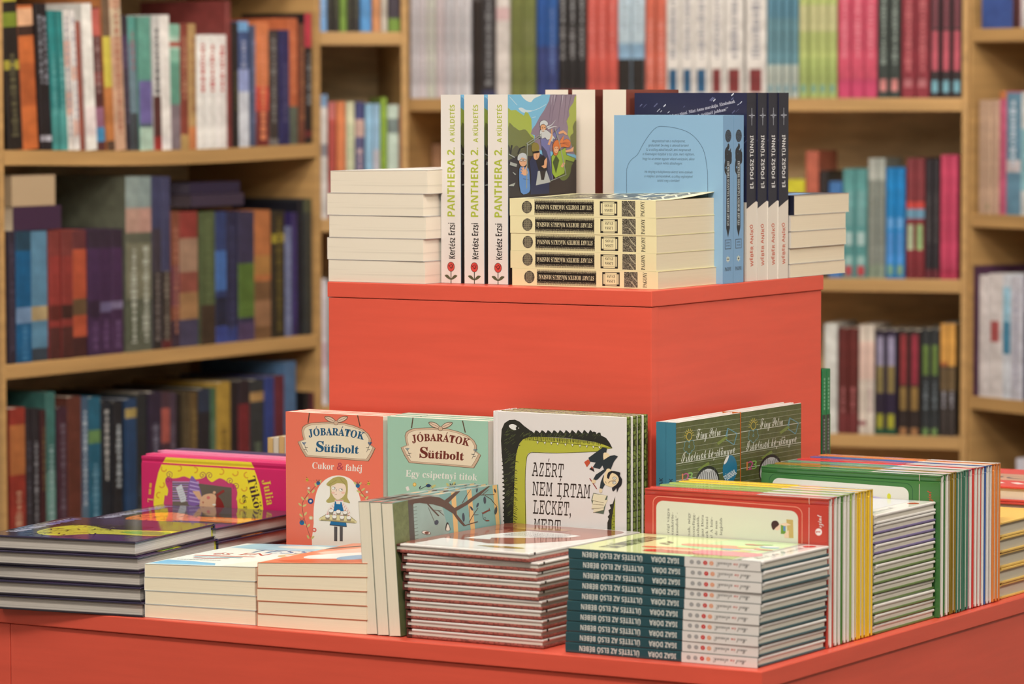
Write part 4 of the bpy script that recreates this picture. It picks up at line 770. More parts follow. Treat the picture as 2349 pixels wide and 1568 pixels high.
def draw_b(b):
    woodcut(b,L2,t2,(124,158,184),True)
    f=lambda x,y:((x-1412)/248*W2,L2-(y-265)/385*L2)
    a=back(b,L2,W2,f,clip=(0,W2,0,L2)); a.rect(1405,255,1662,660,BLUE,l=1)
    a.line([(1443,650),(1441,420),(1443,385),(1452,368),(1466,356),(1480,330),(1497,305),(1512,292),(1530,291),(1560,296),(1585,306),(1605,325),(1618,350),(1624,385),(1626,425),(1627,650)],1.1,(74,96,120),smooth=4,l=2)
    GR=(84,100,112)
    for s_,y,wd in(('Megtaláltad hát a műhelyemet,',327,77),('gratulálok! De meg is akarod tartani?',337,92),('Ez a csillag abból készült, ami megmaradt',347,102),('a Kívánságok Kútjából a tűz után, mert rájöttem,',357,118),('hogy ha az ember egyszer elkezd varázsolni, akkor',368,119),('nagyon nehéz abbahagyni.',378,64),('Ha tényleg a tulajdonosa akarsz lenni ezeknek',398,110),('a mágikus szerkezeteknek, a csillag segítségével',408,110),('találd meg a betűket!',418,51)):
        a.text(s_,1537,y,5.4,GR,'ital',yflip=True,width=wd,l=3)
p_blue=paperback('paperback_book',L2,W2,t2,BLUE,(124,158,184),BLUE,draw_b,page=(222,200,164))
for i,y0 in enumerate((.4776,.5032)): place(p_blue,(-.2955,y0,z+L2+.0002),*SPRIGHT,['sky blue paperback with its printed back cover towards the camera','sky blue paperback standing between its twin and the navy spines'][i],'sky blue paperbacks on the riser')
# --- navy and white paperbacks
L,W,t=.2148,.1461,.0244; NAVY=(38,39,64)
def draw(b):
    a=spine(b,L,t,lambda u,v:(u*t,v*L),clip=(0,t,0,L)); a.rect(0,0,1,1,(33,33,46),l=1); a.poly([(0,0),(1,0),(1,.425),(.72,.415),(0,.385)],(226,208,186),l=2)
    a.text('EL FOGSZ TÜNNI',.68,.632,.34,(226,216,204),'bold',rot=90,width=.285,bob=.02,l=3)
    a.text('WÉBER ANIKÓ',.66,.19,.28,(196,82,54),'bold',rot=90,width=.225,bob=.03)
    W_=(190,186,186); a.line([(.5,.835),(.5,.912)],.04,W_,l=3); a.line([(.2,.880),(.8,.880)],.0042,W_); a.line([(.40,.868),(.60,.888)],.008,(120,118,124)); a.line([(.60,.868),(.40,.888)],.008,(120,118,124)); a.ell(.5,.878,.12,.01,(150,148,150),n=10,l=2)
    a=back(b,L,W,lambda u,v:(u*W,v*L),clip=(0,W,0,L)); a.rect(0,.42,1,1,NAVY,l=1); a.rect(0,0,1,.42,(226,208,186),l=1)
    R=random.Random(3)
    for k in range(60):
        x,y=R.uniform(.02,.98),R.uniform(.5,.995); l=R.uniform(.008,.03); a.line([(x,y),(x+l,y+l*.6)],R.uniform(.002,.007),(206,204,206) if R.random()<.55 else (96,96,124),l=2)
    T=(190,184,190)
    a.text('El fogsz tűnni. Mint Anna macskája. Elrabolnak',.60,.906,.0165,T,'serif',rot=8,width=.60,l=3)
    a.text('Kiknek örülnél jobban?”',.66,.883,.0165,T,'serif',rot=8,width=.36)
p_navy=paperback('paperback_book',L,W,t,NAVY,(33,33,46),NAVY,draw,page=(222,202,172))
NL=['navy and white paperback showing its snowy back cover, behind the blue pair','navy and white paperback, second spine counting from the blue pair','navy and white paperback, third spine counting from the blue pair','navy and white paperback next to the flat page stack at the rear']
for i,y0 in enumerate((.5411,.5660,.5906,.6146)): place(p_navy,(-.2985+.0012*i,y0,z+L+.0002),*SPRIGHT,NL[i],'navy and white paperbacks on the riser')
# --- the same navy title lying in a stack behind them
L,W=.205,.1467; zs=[0,.0158,.0342,.0536,.0725,.0955]
for i in range(5):
    t=zs[i+1]-zs[i]-.0004; k=4-i
    def draw(b):
        if k: return
        a=spine(b,L,t,lambda u,v:(u*t,v*L)); a.rect(0,.0,1,1,(33,33,46),l=1); a=back(b,L,W,lambda u,v:(u*W,v*L)); a.rect(0,.5,1,1,NAVY,l=1); a.poly([(.3,.75),(.95,.85),(.95,.93),(.3,.86)],(110,150,190),l=2)
    q=paperback('paperback_book',L,W,t,(226,208,186),(226,208,186) if k else (33,33,46),(226,208,186),draw,page=(232,210,176))
    o=(-.295+(.001,-.0005,.0015,.0008,.0006)[i],.6425+(0,.001,.001,.0015,.0105)[i],z+zs[i]+t+.0003)
    place(q,o,nX,Y,nZ,'navy paperback lying page edge out, %s behind the standing navy spines'%nth_top(k,5),'lying paperbacks at the rear of the riser')
# --- three cream books with brown covers at the back of the riser
L,W=.2187,.127
def draw(b):
    a=front(b,L,W,.031); a.rect(0,0,W,L,(120,54,42),kind='wash',l=1)
p=paperback('paperback_book',L,W,.031,(120,54,42),(232,212,188),(140,74,60),draw,rough=MT)
for i,(x0,x1) in enumerate(((-.5596,-.5269),(-.5234,-.4906),(-.4822,-.4513))):
    place(p,(x0,.5328,z+L+.0002),*SPFRONT,['tall cream-spined book with brown cover, just behind the forest cover','tall cream-spined book with brown cover, left of the dark gap','tall cream-spined book whose brown front cover shows behind the blue book'][i],'tall cream and brown books on the riser')
# ================================================================ books on the table
# --- green slim spines behind the riser
L,W,t=.2415,.16,.0105
def draw(b):
    a=spine(b,L,t,lambda u,v:(u*t,v*L)); a.rect(0,0,1,.775,(46,50,44),l=1); a.rect(.80,0,1,.775,(60,120,60),l=2)
    v=.80
    while v<.96: a.rect(.35,v,.65,v+.012,(130,180,140),l=2); v+=.018
    v=.60
    while v<.75: a.rect(.35,v,.65,v+.010,(130,130,124),l=2); v+=.016
p=hardback('hardback_book',L,W,t,(36,110,62),(30,116,64),(36,110,62),draw,rough=SA)
for i,y0 in enumerate((.7318,.7428)): place(p,(-.2955,y0,L+.0002),*SPRIGHT,['slim green spine with charcoal base touching the riser\'s rear edge','slim green spine with charcoal base, farther of the pair behind the riser'][i],'slim green books behind the riser')
# --- coral and mint girl stories standing against the riser front
L,W=.208,.1316
def sign(a,c1,c2):
    DK=(92,66,48)
    for p0,p1 in(((258,15),(240,145)),((795,52),(825,190))):
        n=9
        for k in range(n): x=p0[0]+(p1[0]-p0[0])*k/n; y=p0[1]+(p1[1]-p0[1])*k/n; a.ell(x+(p1[0]-p0[0])/n/2,y+(p1[1]-p0[1])/n/2,7,10,DK,n=8,l=2)
    out=[(165,235),(180,190),(215,165),(270,145),(380,138),(470,135),(560,140),(650,150),(760,180),(860,225),(920,280),(950,340),(948,380),(940,405),(995,450),(960,530),(918,605),(800,598),(650,585),(500,575),(350,565),(210,555),(160,470),(120,375),(185,345),(172,290)]
    a.poly(out,(120,88,66),l=3)
    cx,cy=555,365
    a.poly([(cx+(x-cx)*.985,cy+(y-cy)*.975) for x,y in out],(206,170,136),kind='wash',l=4)
    a.poly([(cx+(x-cx)*.935,cy+(y-cy)*.9) for x,y in out],(120,92,70),l=5)
    a.poly([(cx+(x-cx)*.928,cy+(y-cy)*.888) for x,y in out],(232,208,172),l=6)
    for sx in(-1,1): a.poly(sm([(558,140),(558+sx*30,95),(558+sx*75,70),(558+sx*130,72),(558+sx*115,108),(558+sx*60,140)],3),(110,84,64),l=7); a.poly(sm([(558+sx*8,136),(558+sx*34,100),(558+sx*75,77),(558+sx*122,78),(558+sx*108,105),(558+sx*58,134)],3),(224,190,156),l=8); a.line([(558,138),(558+sx*118,80)],4,(110,84,64),l=9)
    a.ell(557,148,26,28,(110,84,64),l=9); a.ell(557,147,22,24,(206,166,132),l=10)
    a.text('JÓBARÁTOK',556,330,84,c1,'serif',yflip=True,width=612,arch=34,rot=-3.4,l=8,off=.014)
    a.text('S',370,490,122,c1,'serif',yflip=True,sx=1.0,rot=-3,off=.014); a.text('ütibolt',612,503,92,c1,'serif',yflip=True,width=392,rot=-3,off=.014)
    for x,s_ in((195,1),(935,-1)):
        a.line([(x,400),(x+s_*22,455),(x+s_*38,495)],4,(60,60,60),l=8); 
        for d in(-18,0,18): a.poly([(x,415),(x+d-6,380),(x+d+7,378)],c2,l=9)
        a.line([(x+s_*10,445),(x+s_*42,440)],6,(60,60,60)); a.line([(x+s_*22,470),(x-s_*2,462)],6,(60,60,60))
def flora(a,pts,seed):
    R=random.Random(seed); G=(128,142,88)
    a.line(pts,5,(116,74,58),smooth=6,l=3)
    for k,(x,y) in enumerate(pts):
        for sx in(-1,1): a.ell(x+sx*26,y+R.uniform(-20,20),11,26,(196,184,110),rot=sx*.7+R.uniform(-.3,.3),n=12,l=4)
def draw_coral(b):
    f=lambda x,y:((x+15)/1093*W,L-(y-10-.058*(x+15))/1387*W)
    a=front(b,L,W,.0142,f,clip=(0,W,0,L)); CO=(232,112,84); a.poly([(-15,10),(1078,73),(1078,2300),(-15,2250)],CO,l=1)
    sign(a,(30,84,112),(34,90,130))
    a.text('Cukor',405,700,76,(236,220,200),'serif',yflip=True,width=250,rot=-3,l=3); a.text('&',597,708,86,(176,62,74),'serif',yflip=True,sx=1,rot=-3); a.text('fahéj',752,722,76,(236,220,200),'serif',yflip=True,width=190,rot=-3)
    a.poly(sm([(560,775),(690,800),(770,880),(810,1000),(840,1150),(850,1400),(840,1700),(320,1700),(298,1350),(305,1120),(350,930),(440,820)],4),(238,222,200),l=2)
    # girl with a tray of cakes
    SK=(238,206,176); HR=(176,156,86); BL=(20,100,140); O=(90,70,56)
    a.poly(sm([(480,870),(500,820),(570,790),(640,800),(680,850),(685,960),(680,1040),(710,1105),(640,1090),(560,1085),(470,1105),(440,1080),(480,1030),(485,950)],3),HR,l=4)
    a.poly(sm([(500,900),(540,870),(640,875),(665,930),(655,990),(620,1040),(565,1062),(520,1020),(500,960)],3),SK,l=5)
    a.poly(sm([(445,880),(490,830),(560,795),(640,805),(672,850),(600,835),(560,870),(480,905)],3),HR,l=7)
    a.line([(470,890),(560,830)],4,(140,120,60),l=8); a.line([(600,810),(655,880)],4,(140,120,60))
    for x,y in((525,928),(607,946)): a.ell(x,y,22,19,O,n=14,l=6); a.ell(x,y,19,16,(242,230,214),n=14,l=7); a.ell(x+9,y-3,6,6,(50,40,40),n=8,l=8)
    a.line([(562,940),(552,968)],4,O,l=6); a.line([(540,998),(552,1004),(562,997)],4,(160,80,70),smooth=3); 
    for x in(520,632): a.ell(x,982,22,12,(236,180,152),n=12,l=6)
    a.poly([(540,1065),(632,1065),(640,1110),(535,1110)],(236,214,192),l=5); a.line([(545,1075),(628,1075)],7,(206,80,70),l=6)
    a.poly([(530,1090),(470,1160),(430,1240),(470,1250),(545,1160)],(236,214,192),l=5); a.poly([(632,1080),(690,1160),(720,1230),(680,1240),(612,1160)],(236,214,192))
    for k in range(5): a.line([(526-k*18,1110+k*25),(545-k*18,1135+k*25)],5,(206,120,100),l=6); a.line([(640+k*16,1110+k*25),(625+k*16,1135+k*25)],5,(206,120,100))
    a.poly([(540,1085),(552,1085),(556,1115),(600,1118),(602,1090),(614,1092),(640,1200),(525,1200)],BL,l=7)
    a.poly([(492,1325),(666,1340),(674,1390),(478,1372)],(60,60,66),l=6); a.poly([(492,1325),(666,1340),(668,1378),(486,1362)],BL,l=7)
    for x in(530,592): a.poly([(x,1385),(x+36,1388),(x+34,1560),(x,1560)],(84,74,70),l=6)
    a.poly([(360,1290),(440,1240),(700,1250),(785,1320),(770,1345),(370,1315)],(120,100,56),l=8); a.poly([(370,1288),(445,1243),(695,1254),(776,1318),(768,1338),(374,1308)],(222,200,140),l=9); a.line([(372,1300),(770,1330)],8,(170,146,86),l=10); a.ell(372,1300,13,16,(226,204,150),n=10,l=11); a.ell(772,1328,13,16,(226,204,150),n=10)
    for x,y in((498,1205),(580,1215),(655,1225),(458,1270),(535,1276),(620,1282),(697,1286)): a.poly([(x-26,y),(x+26,y),(x+20,y+34),(x-20,y+34)],(150,130,104),l=12); a.ell(x,y-8,29,24,(120,100,80),n=14,l=13); a.ell(x,y-9,26,21,(240,226,206),n=14,l=14); a.ell(x,y-32,6,6,(196,50,50),n=8,l=15)
    flora(a,[(350,870),(270,960),(200,1050),(170,1130),(180,1240),(215,1380),(260,1520)],2); flora(a,[(795,880),(830,960),(870,1020),(930,1080)],3)
    for x,y,r,c in((352,868,22,BL),(797,895,24,BL),(265,1085,32,(40,70,120)),(268,1287,24,(206,176,120)),(165,1345,28,BL),(245,930,28,(216,120,96)),(898,970,26,(216,120,96)),(305,1430,26,(220,96,80))): a.ell(x,y,r,r*1.05,c,n=14,l=5); a.ell(x,y,r*.45,r*.45,(236,214,190),n=10,l=6) if c!=BL else [a.line([(x,y),(x+d,y-r*1.9)],4,(90,60,56),l=6) for d in(-22,0,22)]
    for x,y in((228,830),(918,870)): a.ell(x,y,17,20,(206,170,60),n=12,l=5); a.line([(x-14,y-4),(x+14,y+4)],5,(60,50,40),l=6); a.line([(x,y-20),(x-8,y-34)],4,(60,50,40)); 
    for k in range(5): a.ell(260+k*18,836+(k%2)*6,3,3,(120,70,60),n=6,l=5); a.ell(835+k*16,876+(k%2)*8,3,3,(120,70,60),n=6)
def draw_mint(b):
    g=lambda x,y:((x-964)/918*W,L-(y-212-.055*(x-964))/1109*W)
    f=lambda x,y:g(964+(x+15)*.84+8,(y-10)*.80+.042*0+214+.011*(x+15)-.0)
    a=front(b,L,W,.0142,g,clip=(0,W,0,L)); a.poly([(964,212),(1882,262),(1882,2000),(964,1960)],(158,190,160),l=1)
    a2=front(b,L,W,.0142,f,clip=(0,W,0,L)); sign(a2,(112,44,32),(110,130,130))
    a.text('Egy csipetnyi titok',1455,790+8,62,(232,220,200),'serif',yflip=True,width=655,rot=-3,l=3)
    a.ell(1213,856,17,19,(206,160,60),n=14,l=4); a.ell(1213,856,10,12,(236,200,120),n=10,l=5); a.poly([(1130,880),(1155,872),(1168,910),(1142,918)],(226,214,196),l=4)
    a.line([(1255,890),(1270,870),(1260,900),(1300,880),(1330,862)],5,(60,60,66),smooth=3); a.ell(1340,866,22,16,(40,60,90),n=12,l=4)
    flora(a,[(1360,860),(1420,960),(1450,1080)],5); flora(a,[(1545,850),(1620,930),(1700,1000)],6)
    for k in range(6): a.ell(1540+(k%3)*22,850+(k//3)*18,6,6,(60,60,66),n=8,l=5)
p_coral=paperback('paperback_book',L,W,.0142,(232,112,84),(232,112,84),(232,112,84),draw_coral,page=(240,222,196)); p_mint=paperback('paperback_book',L,W,.0142,(158,190,160),(158,190,160),(158,190,160),draw_mint,page=(240,222,196))
for i in range(3):
    place(p_coral,(-.7362+.001*i,.2642+.0147*i,L+.0002),*FACEFRONT,['coral paperback with a girl carrying a cake tray on its cover','coral paperback right behind the girl with the cake tray','coral paperback nearest the riser, behind two of its kind'][i],'coral story paperbacks against the riser')
    place(p_mint,(-.5998+.0012*(i%2)+.0008,.2650+.0147*i,L+.0006+.0005*i),*FACEFRONT,['mint green paperback with a hanging signboard on its cover','mint green paperback directly behind the one with the signboard','mint green paperback nearest the riser'][i],'mint story paperbacks against the riser')
# --- crocodile picture books
L,W,t=.2205,.1675,.0114; SC=(112,122,54)
def croc_proto(draw=None):
    b=B(); wh=mat((226,212,198),GL); gr=mat(SC,SA,'scale')
    b.rbox(0,L,.006,W,t-.0024,t,wh,.0008); b.rbox(0,L,.006,W,0,.0052,gr,.0010); b.rbox(0,L,0,.002,0,t,wh,.0008); b.box(0,L,.0015,.0065,t-.0022,t-.0008,wh); b.box(.001,L-.001,.0015,.0065,.0008,.003,gr)
    Art.r=SA
    if draw: draw(b)
    pg=B(); pg.box(.003,L-.003,.002,W-.0045,.0052,t-.0024,mat((222,206,180),.8,'paper')); return Proto('hardback_book',b.mesh('cover'),pg.mesh('page_block'))
def draw(b):
    f=lambda x,y:((x-49)/1366*W,L-(y-125-.062*(x-49))/1644*W)
    a=front(b,L,W,t,f,clip=(0,W,0,L)); BK=(44,42,34); GN=(180,174,58)
    top=[(160,1700),(165,1400),(160,1200),(172,1000),(160,850),(150,700),(140,590),(132,450),(140,330),(170,260),(220,228),(280,225),(330,250),(370,290),(415,325)]
    x=415
    while x<1080: top+=[(x+18,348-8*((x%2))),(x+42,352+(x-415)*.02),(x+60,372+(x-415)*.018)]; x+=62
    top+=[(1075,370),(1090,358),(1112,368),(1115,388),(1140,370),(1158,375),(1162,400),(1215,430),(1250,480),(1280,540)]
    low=[(1190,500),(1100,470),(950,445),(800,425),(650,415),(500,412),(420,415),(360,440),(320,490),(290,600),(275,800),(268,1000),(258,1300),(250,1700)]
    a.poly(top+low,BK,l=3)
    a.poly([(1280,540),(1240,545),(1120,575),(1000,582),(860,586),(700,585),(560,580),(450,576),(415,590),(398,640),(388,760),(385,1000),(392,1200),(402,1700),(235,1700),(240,1200),(255,900),(270,700),(300,560),(340,440),(420,405),(600,415),(900,440),(1150,480)],GN,l=2)
    R=random.Random(5)
    for k in range(170):
        u=k/170; 
        if k<85: yy=300+k*16; x0=268-10*math.sin(k)+R.uniform(-12,8); x0=300 if yy<520 else x0; a.line([(x0-22,yy-14),(x0+R.uniform(16,34),yy+R.uniform(-14,22))],4,BK,l=4)
        else: xx=400+(k-85)*9.6; yy=415+(xx-400)*.075; a.line([(xx-12,yy-22),(xx+R.uniform(-20,-6),yy+R.uniform(12,34))],4,BK,l=4)
    for k in range(120):
        yy=R.uniform(330,1500); x0=R.uniform(160,265); a.line([(x0,yy),(x0+R.uniform(20,44),yy-R.uniform(10,30))],2.5,(104,110,60),l=5)
    for k in range(80):
        xx=R.uniform(330,1150); yy=385+(xx-400)*.03+R.uniform(-10,36); a.line([(xx,yy),(xx+14,yy-20)],2.5,(104,110,60),l=5)
    yy=560
    while yy<1650: a.poly([(168-(yy-560)*.012+14,yy),(134+(yy-560)*.022,yy+22),(170,yy+40)],BK,l=4); yy+=46
    a.poly(sm([(215,290),(245,272),(280,280),(306,305),(300,330),(270,336),(235,320)],3),(232,222,206),l=6); a.ell(310,318,22,24,BK,l=7); a.ell(318,316,6,6,(200,190,170),n=8,l=8)
    a.line([(425,440),(560,462),(750,480),(950,500),(1120,520),(1270,540)],5,(70,64,30),smooth=4,l=4)
    for x,y in((513,462),(588,468),(655,473),(720,478),(800,487),(872,493),(948,502),(1018,508),(1085,516),(1148,520)): a.poly([(x-14,y),(x+14,y),(x+2,y+30)],(50,44,30),l=5); a.poly([(x-10,y),(x+10,y),(x+1,y+24)],(232,222,196),l=6)
    a.line([(392,1600),(385,900),(398,660),(420,600),(470,580),(700,588),(1120,574)],5,(60,54,30),smooth=3,l=4)
    for s_,y,x0,wd in(('AZÉRT',834,452,330),('NEM ÍRTAM',1042,452,600),('LECKÉT,',1240,460,400),('MERT',1440,465,285)):
        a.text(s_,x0,y,150,(50,36,30),'slab',yflip=True,anchor='l',width=wd,rot=-3.2,off=-.004,l=3)
    # boy hanging upside down from the jaw
    DK=(44,50,52); SK=(236,206,158)
    a.poly([(1180,530),(1225,540),(1200,690),(1150,760),(1080,740),(1110,690),(1050,680),(1035,640)],DK,l=7)
    a.poly([(1035,655),(1055,690),(1020,740),(992,685)],(196,80,50),l=8); a.poly([(1070,735),(1085,745),(1098,790),(1045,760)],(50,36,34),l=8); a.line([(1068,735),(1080,752)],10,(196,80,50),l=9)
    a.poly(sm([(1190,590),(1230,590),(1255,625),(1215,650),(1190,660)],3),SK,l=8)
    a.poly([(1195,660),(1255,620),(1300,612),(1335,625),(1295,680),(1260,770),(1200,780),(1178,720)],DK,l=9)
    a.poly([(1190,765),(1215,775),(1130,870),(1100,880),(1085,870),(1110,820)],DK,l=8); a.poly([(1190,820),(1215,900),(1180,970),(1150,965),(1160,900)],DK,l=8)
    a.line([(1050,860),(1120,970)],9,(150,50,44),l=9); a.ell(1090,892,22,20,(226,196,150),l=10); a.ell(1160,990,18,24,(226,200,156),l=10)
    a.poly(sm([(1190,860),(1210,790),(1250,770),(1320,800),(1350,860),(1330,930),(1270,950),(1215,930),(1192,900)],3),SK,l=10); a.ell(1240,775,24,20,SK,l=11)
    a.poly(sm([(1225,850),(1235,800),(1270,780),(1320,785),(1360,800),(1355,830),(1378,870),(1370,930),(1345,960),(1325,1010),(1320,960),(1290,1000),(1275,960),(1315,930),(1345,880),(1330,830),(1280,800),(1255,830),(1245,865)],2),(38,34,36),l=12)
    for x,y in((1300,858),(1298,905)): a.ell(x,y,20,17,(50,40,36),n=14,l=12); a.ell(x,y,16,13,(240,230,210),n=14,l=13); a.ell(x-3,y,5,5,(40,36,36),n=8,l=14)
    a.line([(1310,885),(1260,888),(1240,910)],5,(80,50,40),smooth=3,l=12); a.line([(1212,890),(1212,905),(1222,910)],4,(80,50,40))
    a.poly([(1085,1015),(1165,1030),(1232,1045),(1190,1240),(1105,1225),(1080,1150),(1065,1095)],(90,100,80),l=7)
    for dx,dy in((0,0),(6,40),(-6,90),(10,130)): a.poly([(1088+dx,1022+dy*.9),(1222-dx*2,1042+dy*.5),(1190,1120+dy*.6),(1075+dx,1095+dy)],(228,212,172),l=8); a.line([(1075+dx,1095+dy),(1190,1120+dy*.6)],4,(110,90,60),l=9); a.l+=0
    a.poly([(1308,1050),(1290,1200),(1285,1700),(1225,1700),(1228,1330),(1242,1290),(1230,1270),(1250,1240),(1238,1200),(1262,1180),(1250,1140),(1280,1130)],BK,l=4); a.poly([(1306,1070),(1304,1700),(1262,1700),(1272,1300),(1290,1180)],(150,150,44),l=5)
    for k in range(14): a.ell(1284+(k%2)*10,1230+k*30,6,6,(60,56,30),n=6,l=6)
pc0=groove(croc_proto(draw),t,.0035,.0085,.0009); pc1=croc_proto()
for i in range(4):
    place(pc0 if i==0 else pc1,(-.4600+(0,.0012,.0006,.0018)[i],.2492+.0115*(i+1),L+.0003),*FACEFRONT,['white picture book with a green and black crocodile framing its cover','white picture book with scaly green edges, directly behind the crocodile cover','white picture book with scaly green edges, third behind the crocodile','white picture book with scaly green edges, nearest the riser'][i],'crocodile picture books')
# --- chalkboard green school handbooks against the riser's side
L,W,t=.2135,.150,.0120
def school(boy):
    def draw(b):
        G=(84,88,46); top=L/W; a=front(b,L,W,t,lambda u,v:(u*W,L-(top-v)*.42*W),clip=(.0004,W-.0004,.0004,L-.0004))
        a.rect(0,-5,1,top,G,kind='grain',l=1); CH=(206,200,178)
        for v0 in(top-.35,top-.71,top-1.0,top-1.4):
            for k in range(4): a.line([(.0,v0+k*.085),(1,v0+k*.085-.012)],.006 if k else .011,(150,150,120) if k else (196,192,170),l=2)
        a.text('Finy Petra',.50,top-.34,.17,CH,'hand',width=.38,l=4,off=.008); a.text('Iskolások kézikönyve',.50,top-.70,.17,CH,'hand',width=.84,off=.008)
        for k in range(9): th=k*.4+.1; a.line([(.2+.055*math.cos(th),top-.27+.09*math.sin(th)),(.2+.075*math.cos(th),top-.27+.13*math.sin(th))],.007,(206,180,60),l=3)
        a.ell(.2,top-.27,.045,.075,(190,160,60),l=3); a.ell(.2,top-.27,.036,.06,G,l=4)
        for x,y in((.165,.40),(.235,.40),(.155,.47),(.245,.47),(.2,.52)): a.ell(x,top-y,.042,.06,(96,140,140),n=14,l=3); 
        for x,y in((.165,.40),(.235,.40),(.155,.47),(.245,.47),(.2,.52)): a.ell(x,top-y,.035,.05,G,n=14,l=4)
        a.line([(.76,top-.42),(.80,top-.24),(.95,top-.36),(.9,top-.55),(.78,top-.44),(.80,top-.26)],.012,(96,140,146),l=3)
        a.line([(.65,top-.48),(.78,top-.40)],.05,(116,128,56),l=3); a.line([(.35,top-.88),(.5,top-.80)],.05,(116,128,56))
        for k,(ch,c) in enumerate((('1',(206,120,60)),('2',(190,80,120)),('3',(130,170,80)))): a.text(ch,.1+k*.06,top-1.05,.14,c,'script',l=3)
        a.ell(.48,top-1.12,.19,.28,(40,38,34),l=4); a.ell(.48,top-1.14,.17,.25,(190,182,170),l=5)
        for k in range(9): a.line([(.35+k*.034,top-1.1),(.38+k*.026,top-.93+.03*math.sin(k))],.008,(90,86,80),l=6)
        if boy:
            a.ell(.835,top-.97,.115,.25,(36,108,130),l=6); a.poly(sm([(.735,top-.86),(.77,top-.76),(.82,top-.73),(.78,top-.84)],3),(226,214,196),l=7); a.text('FIÚKNAK',.86,top-1.12,.10,(226,220,206),'bold',rot=28,width=.2,l=7)
        s=spine(b,L,t,lambda u,v:(u*t,v*L),clip=(0,t,0,L)); s.rect(0,0,1,1,(60,118,134) if boy else (206,110,44),l=1); s.text('ISKOLÁSOK KÉZIKÖNYVE '+('FIÚKNAK' if boy else 'LÁNYOKNAK'),.68,.455,.36,(34,50,60),'bold',rot=90,width=.52,l=2)
    return hardback('hardback_book',L,W,t,(226,212,196),(60,118,134) if boy else (206,110,44),(226,212,196),draw,rough=SA)
pb_,pg_=school(True),school(False)
for i in range(2):
    place(pb_,(-.2762+.0126*i,.2872-.0007*i,L+.0002),*SPFRONT,['chalkboard green handbook with teal spine, closer to the riser wall','chalkboard green handbook with teal spine and round teal sticker on its cover'][i],'chalkboard green handbooks')
    place(pg_,(-.2760+.0123*i,.4385,L+.0004),*SPFRONT,['chalkboard green handbook with orange spine, closer to the riser wall','chalkboard green handbook with orange spine, its cover facing the aisle'][i],'chalkboard green handbooks')
# --- thin readers for beginners: one format in many colours
WHT=(226,212,196)
def reader(base,sp=None,tail=WHT,L=.2145,W=.1545,t=.0105,spine_art=None,draw=None,bt=.0027,gloss=GL,bf=.0034,fb=None):
    b=B(); cut=.115*L; mb=mat(base,gloss); mfb=mat(fb or base,gloss); mt=mat(tail,gloss); mw=mat(WHT,gloss); msp=mat(sp or base,gloss)
    b.rbox(0,L-cut,.0068,W,t-bf,t,mfb,.0007); b.rbox(L-cut-.0012,L,.0068,W,t-bf,t,mt,.0014,3); b.rbox(0,L,.0068,W,0,bt,mb,.0009)
    b.rbox(0,L,0,.0018,0,t,msp,.0010); b.box(0,L-cut,.0012,.0075,t-bf,t-.0011,mfb); b.box(L-cut,L,.0012,.0075,t-bf,t-.0011,mt); b.box(0,L,.0012,.0075,.0011,bt,mb)
    Art.r=gloss; a=spine(b,L,t,lambda u,v:(u*t,v*L),clip=(.0002,t-.0002,0,L)); a.rect(0,0,1,.388,WHT,l=1)
    if spine_art: spine_art(a)
    if draw: draw(b,L,W,t)
    pg=B(); pg.box(.0032,L-.0014,.0018,W-.003,bt,t-bf,mat((226,210,186),.8,'paper')); return Proto('hardback_book',b.mesh('cover'),pg.mesh('page_block'))
def readerspine(titles):
    def g(a):
        GRY=(160,152,144)
        a.text('Most',.66,.085,.44,(90,86,84),'script',rot=90,width=.052,l=3); a.text('én',.64,.128,.36,(206,70,56),'script',rot=90,width=.024); a.text('olvasok!',.66,.187,.44,(90,86,84),'script',rot=90,width=.078)
        for v,c in((.250,(226,150,110)),(.282,(200,44,44)),(.316,GRY),(.351,GRY)): a.ell(.5,v,.21,.011,c,l=3); a.line([(.42,v),(.58,v)],.003,(226,190,170) if c[0]>170 else (180,170,160),l=4)
        if titles:
            a.text('IGAZ DÓRA',.74,.488,.50,(222,214,196),'bold',rot=90,width=.145,l=3); a.text('ÜLTETÉS AZ ELSŐ BÉBEN',.74,.765,.50,(222,214,196),'bold',rot=90,width=.32)
    return g
TEAL=(48,78,80)
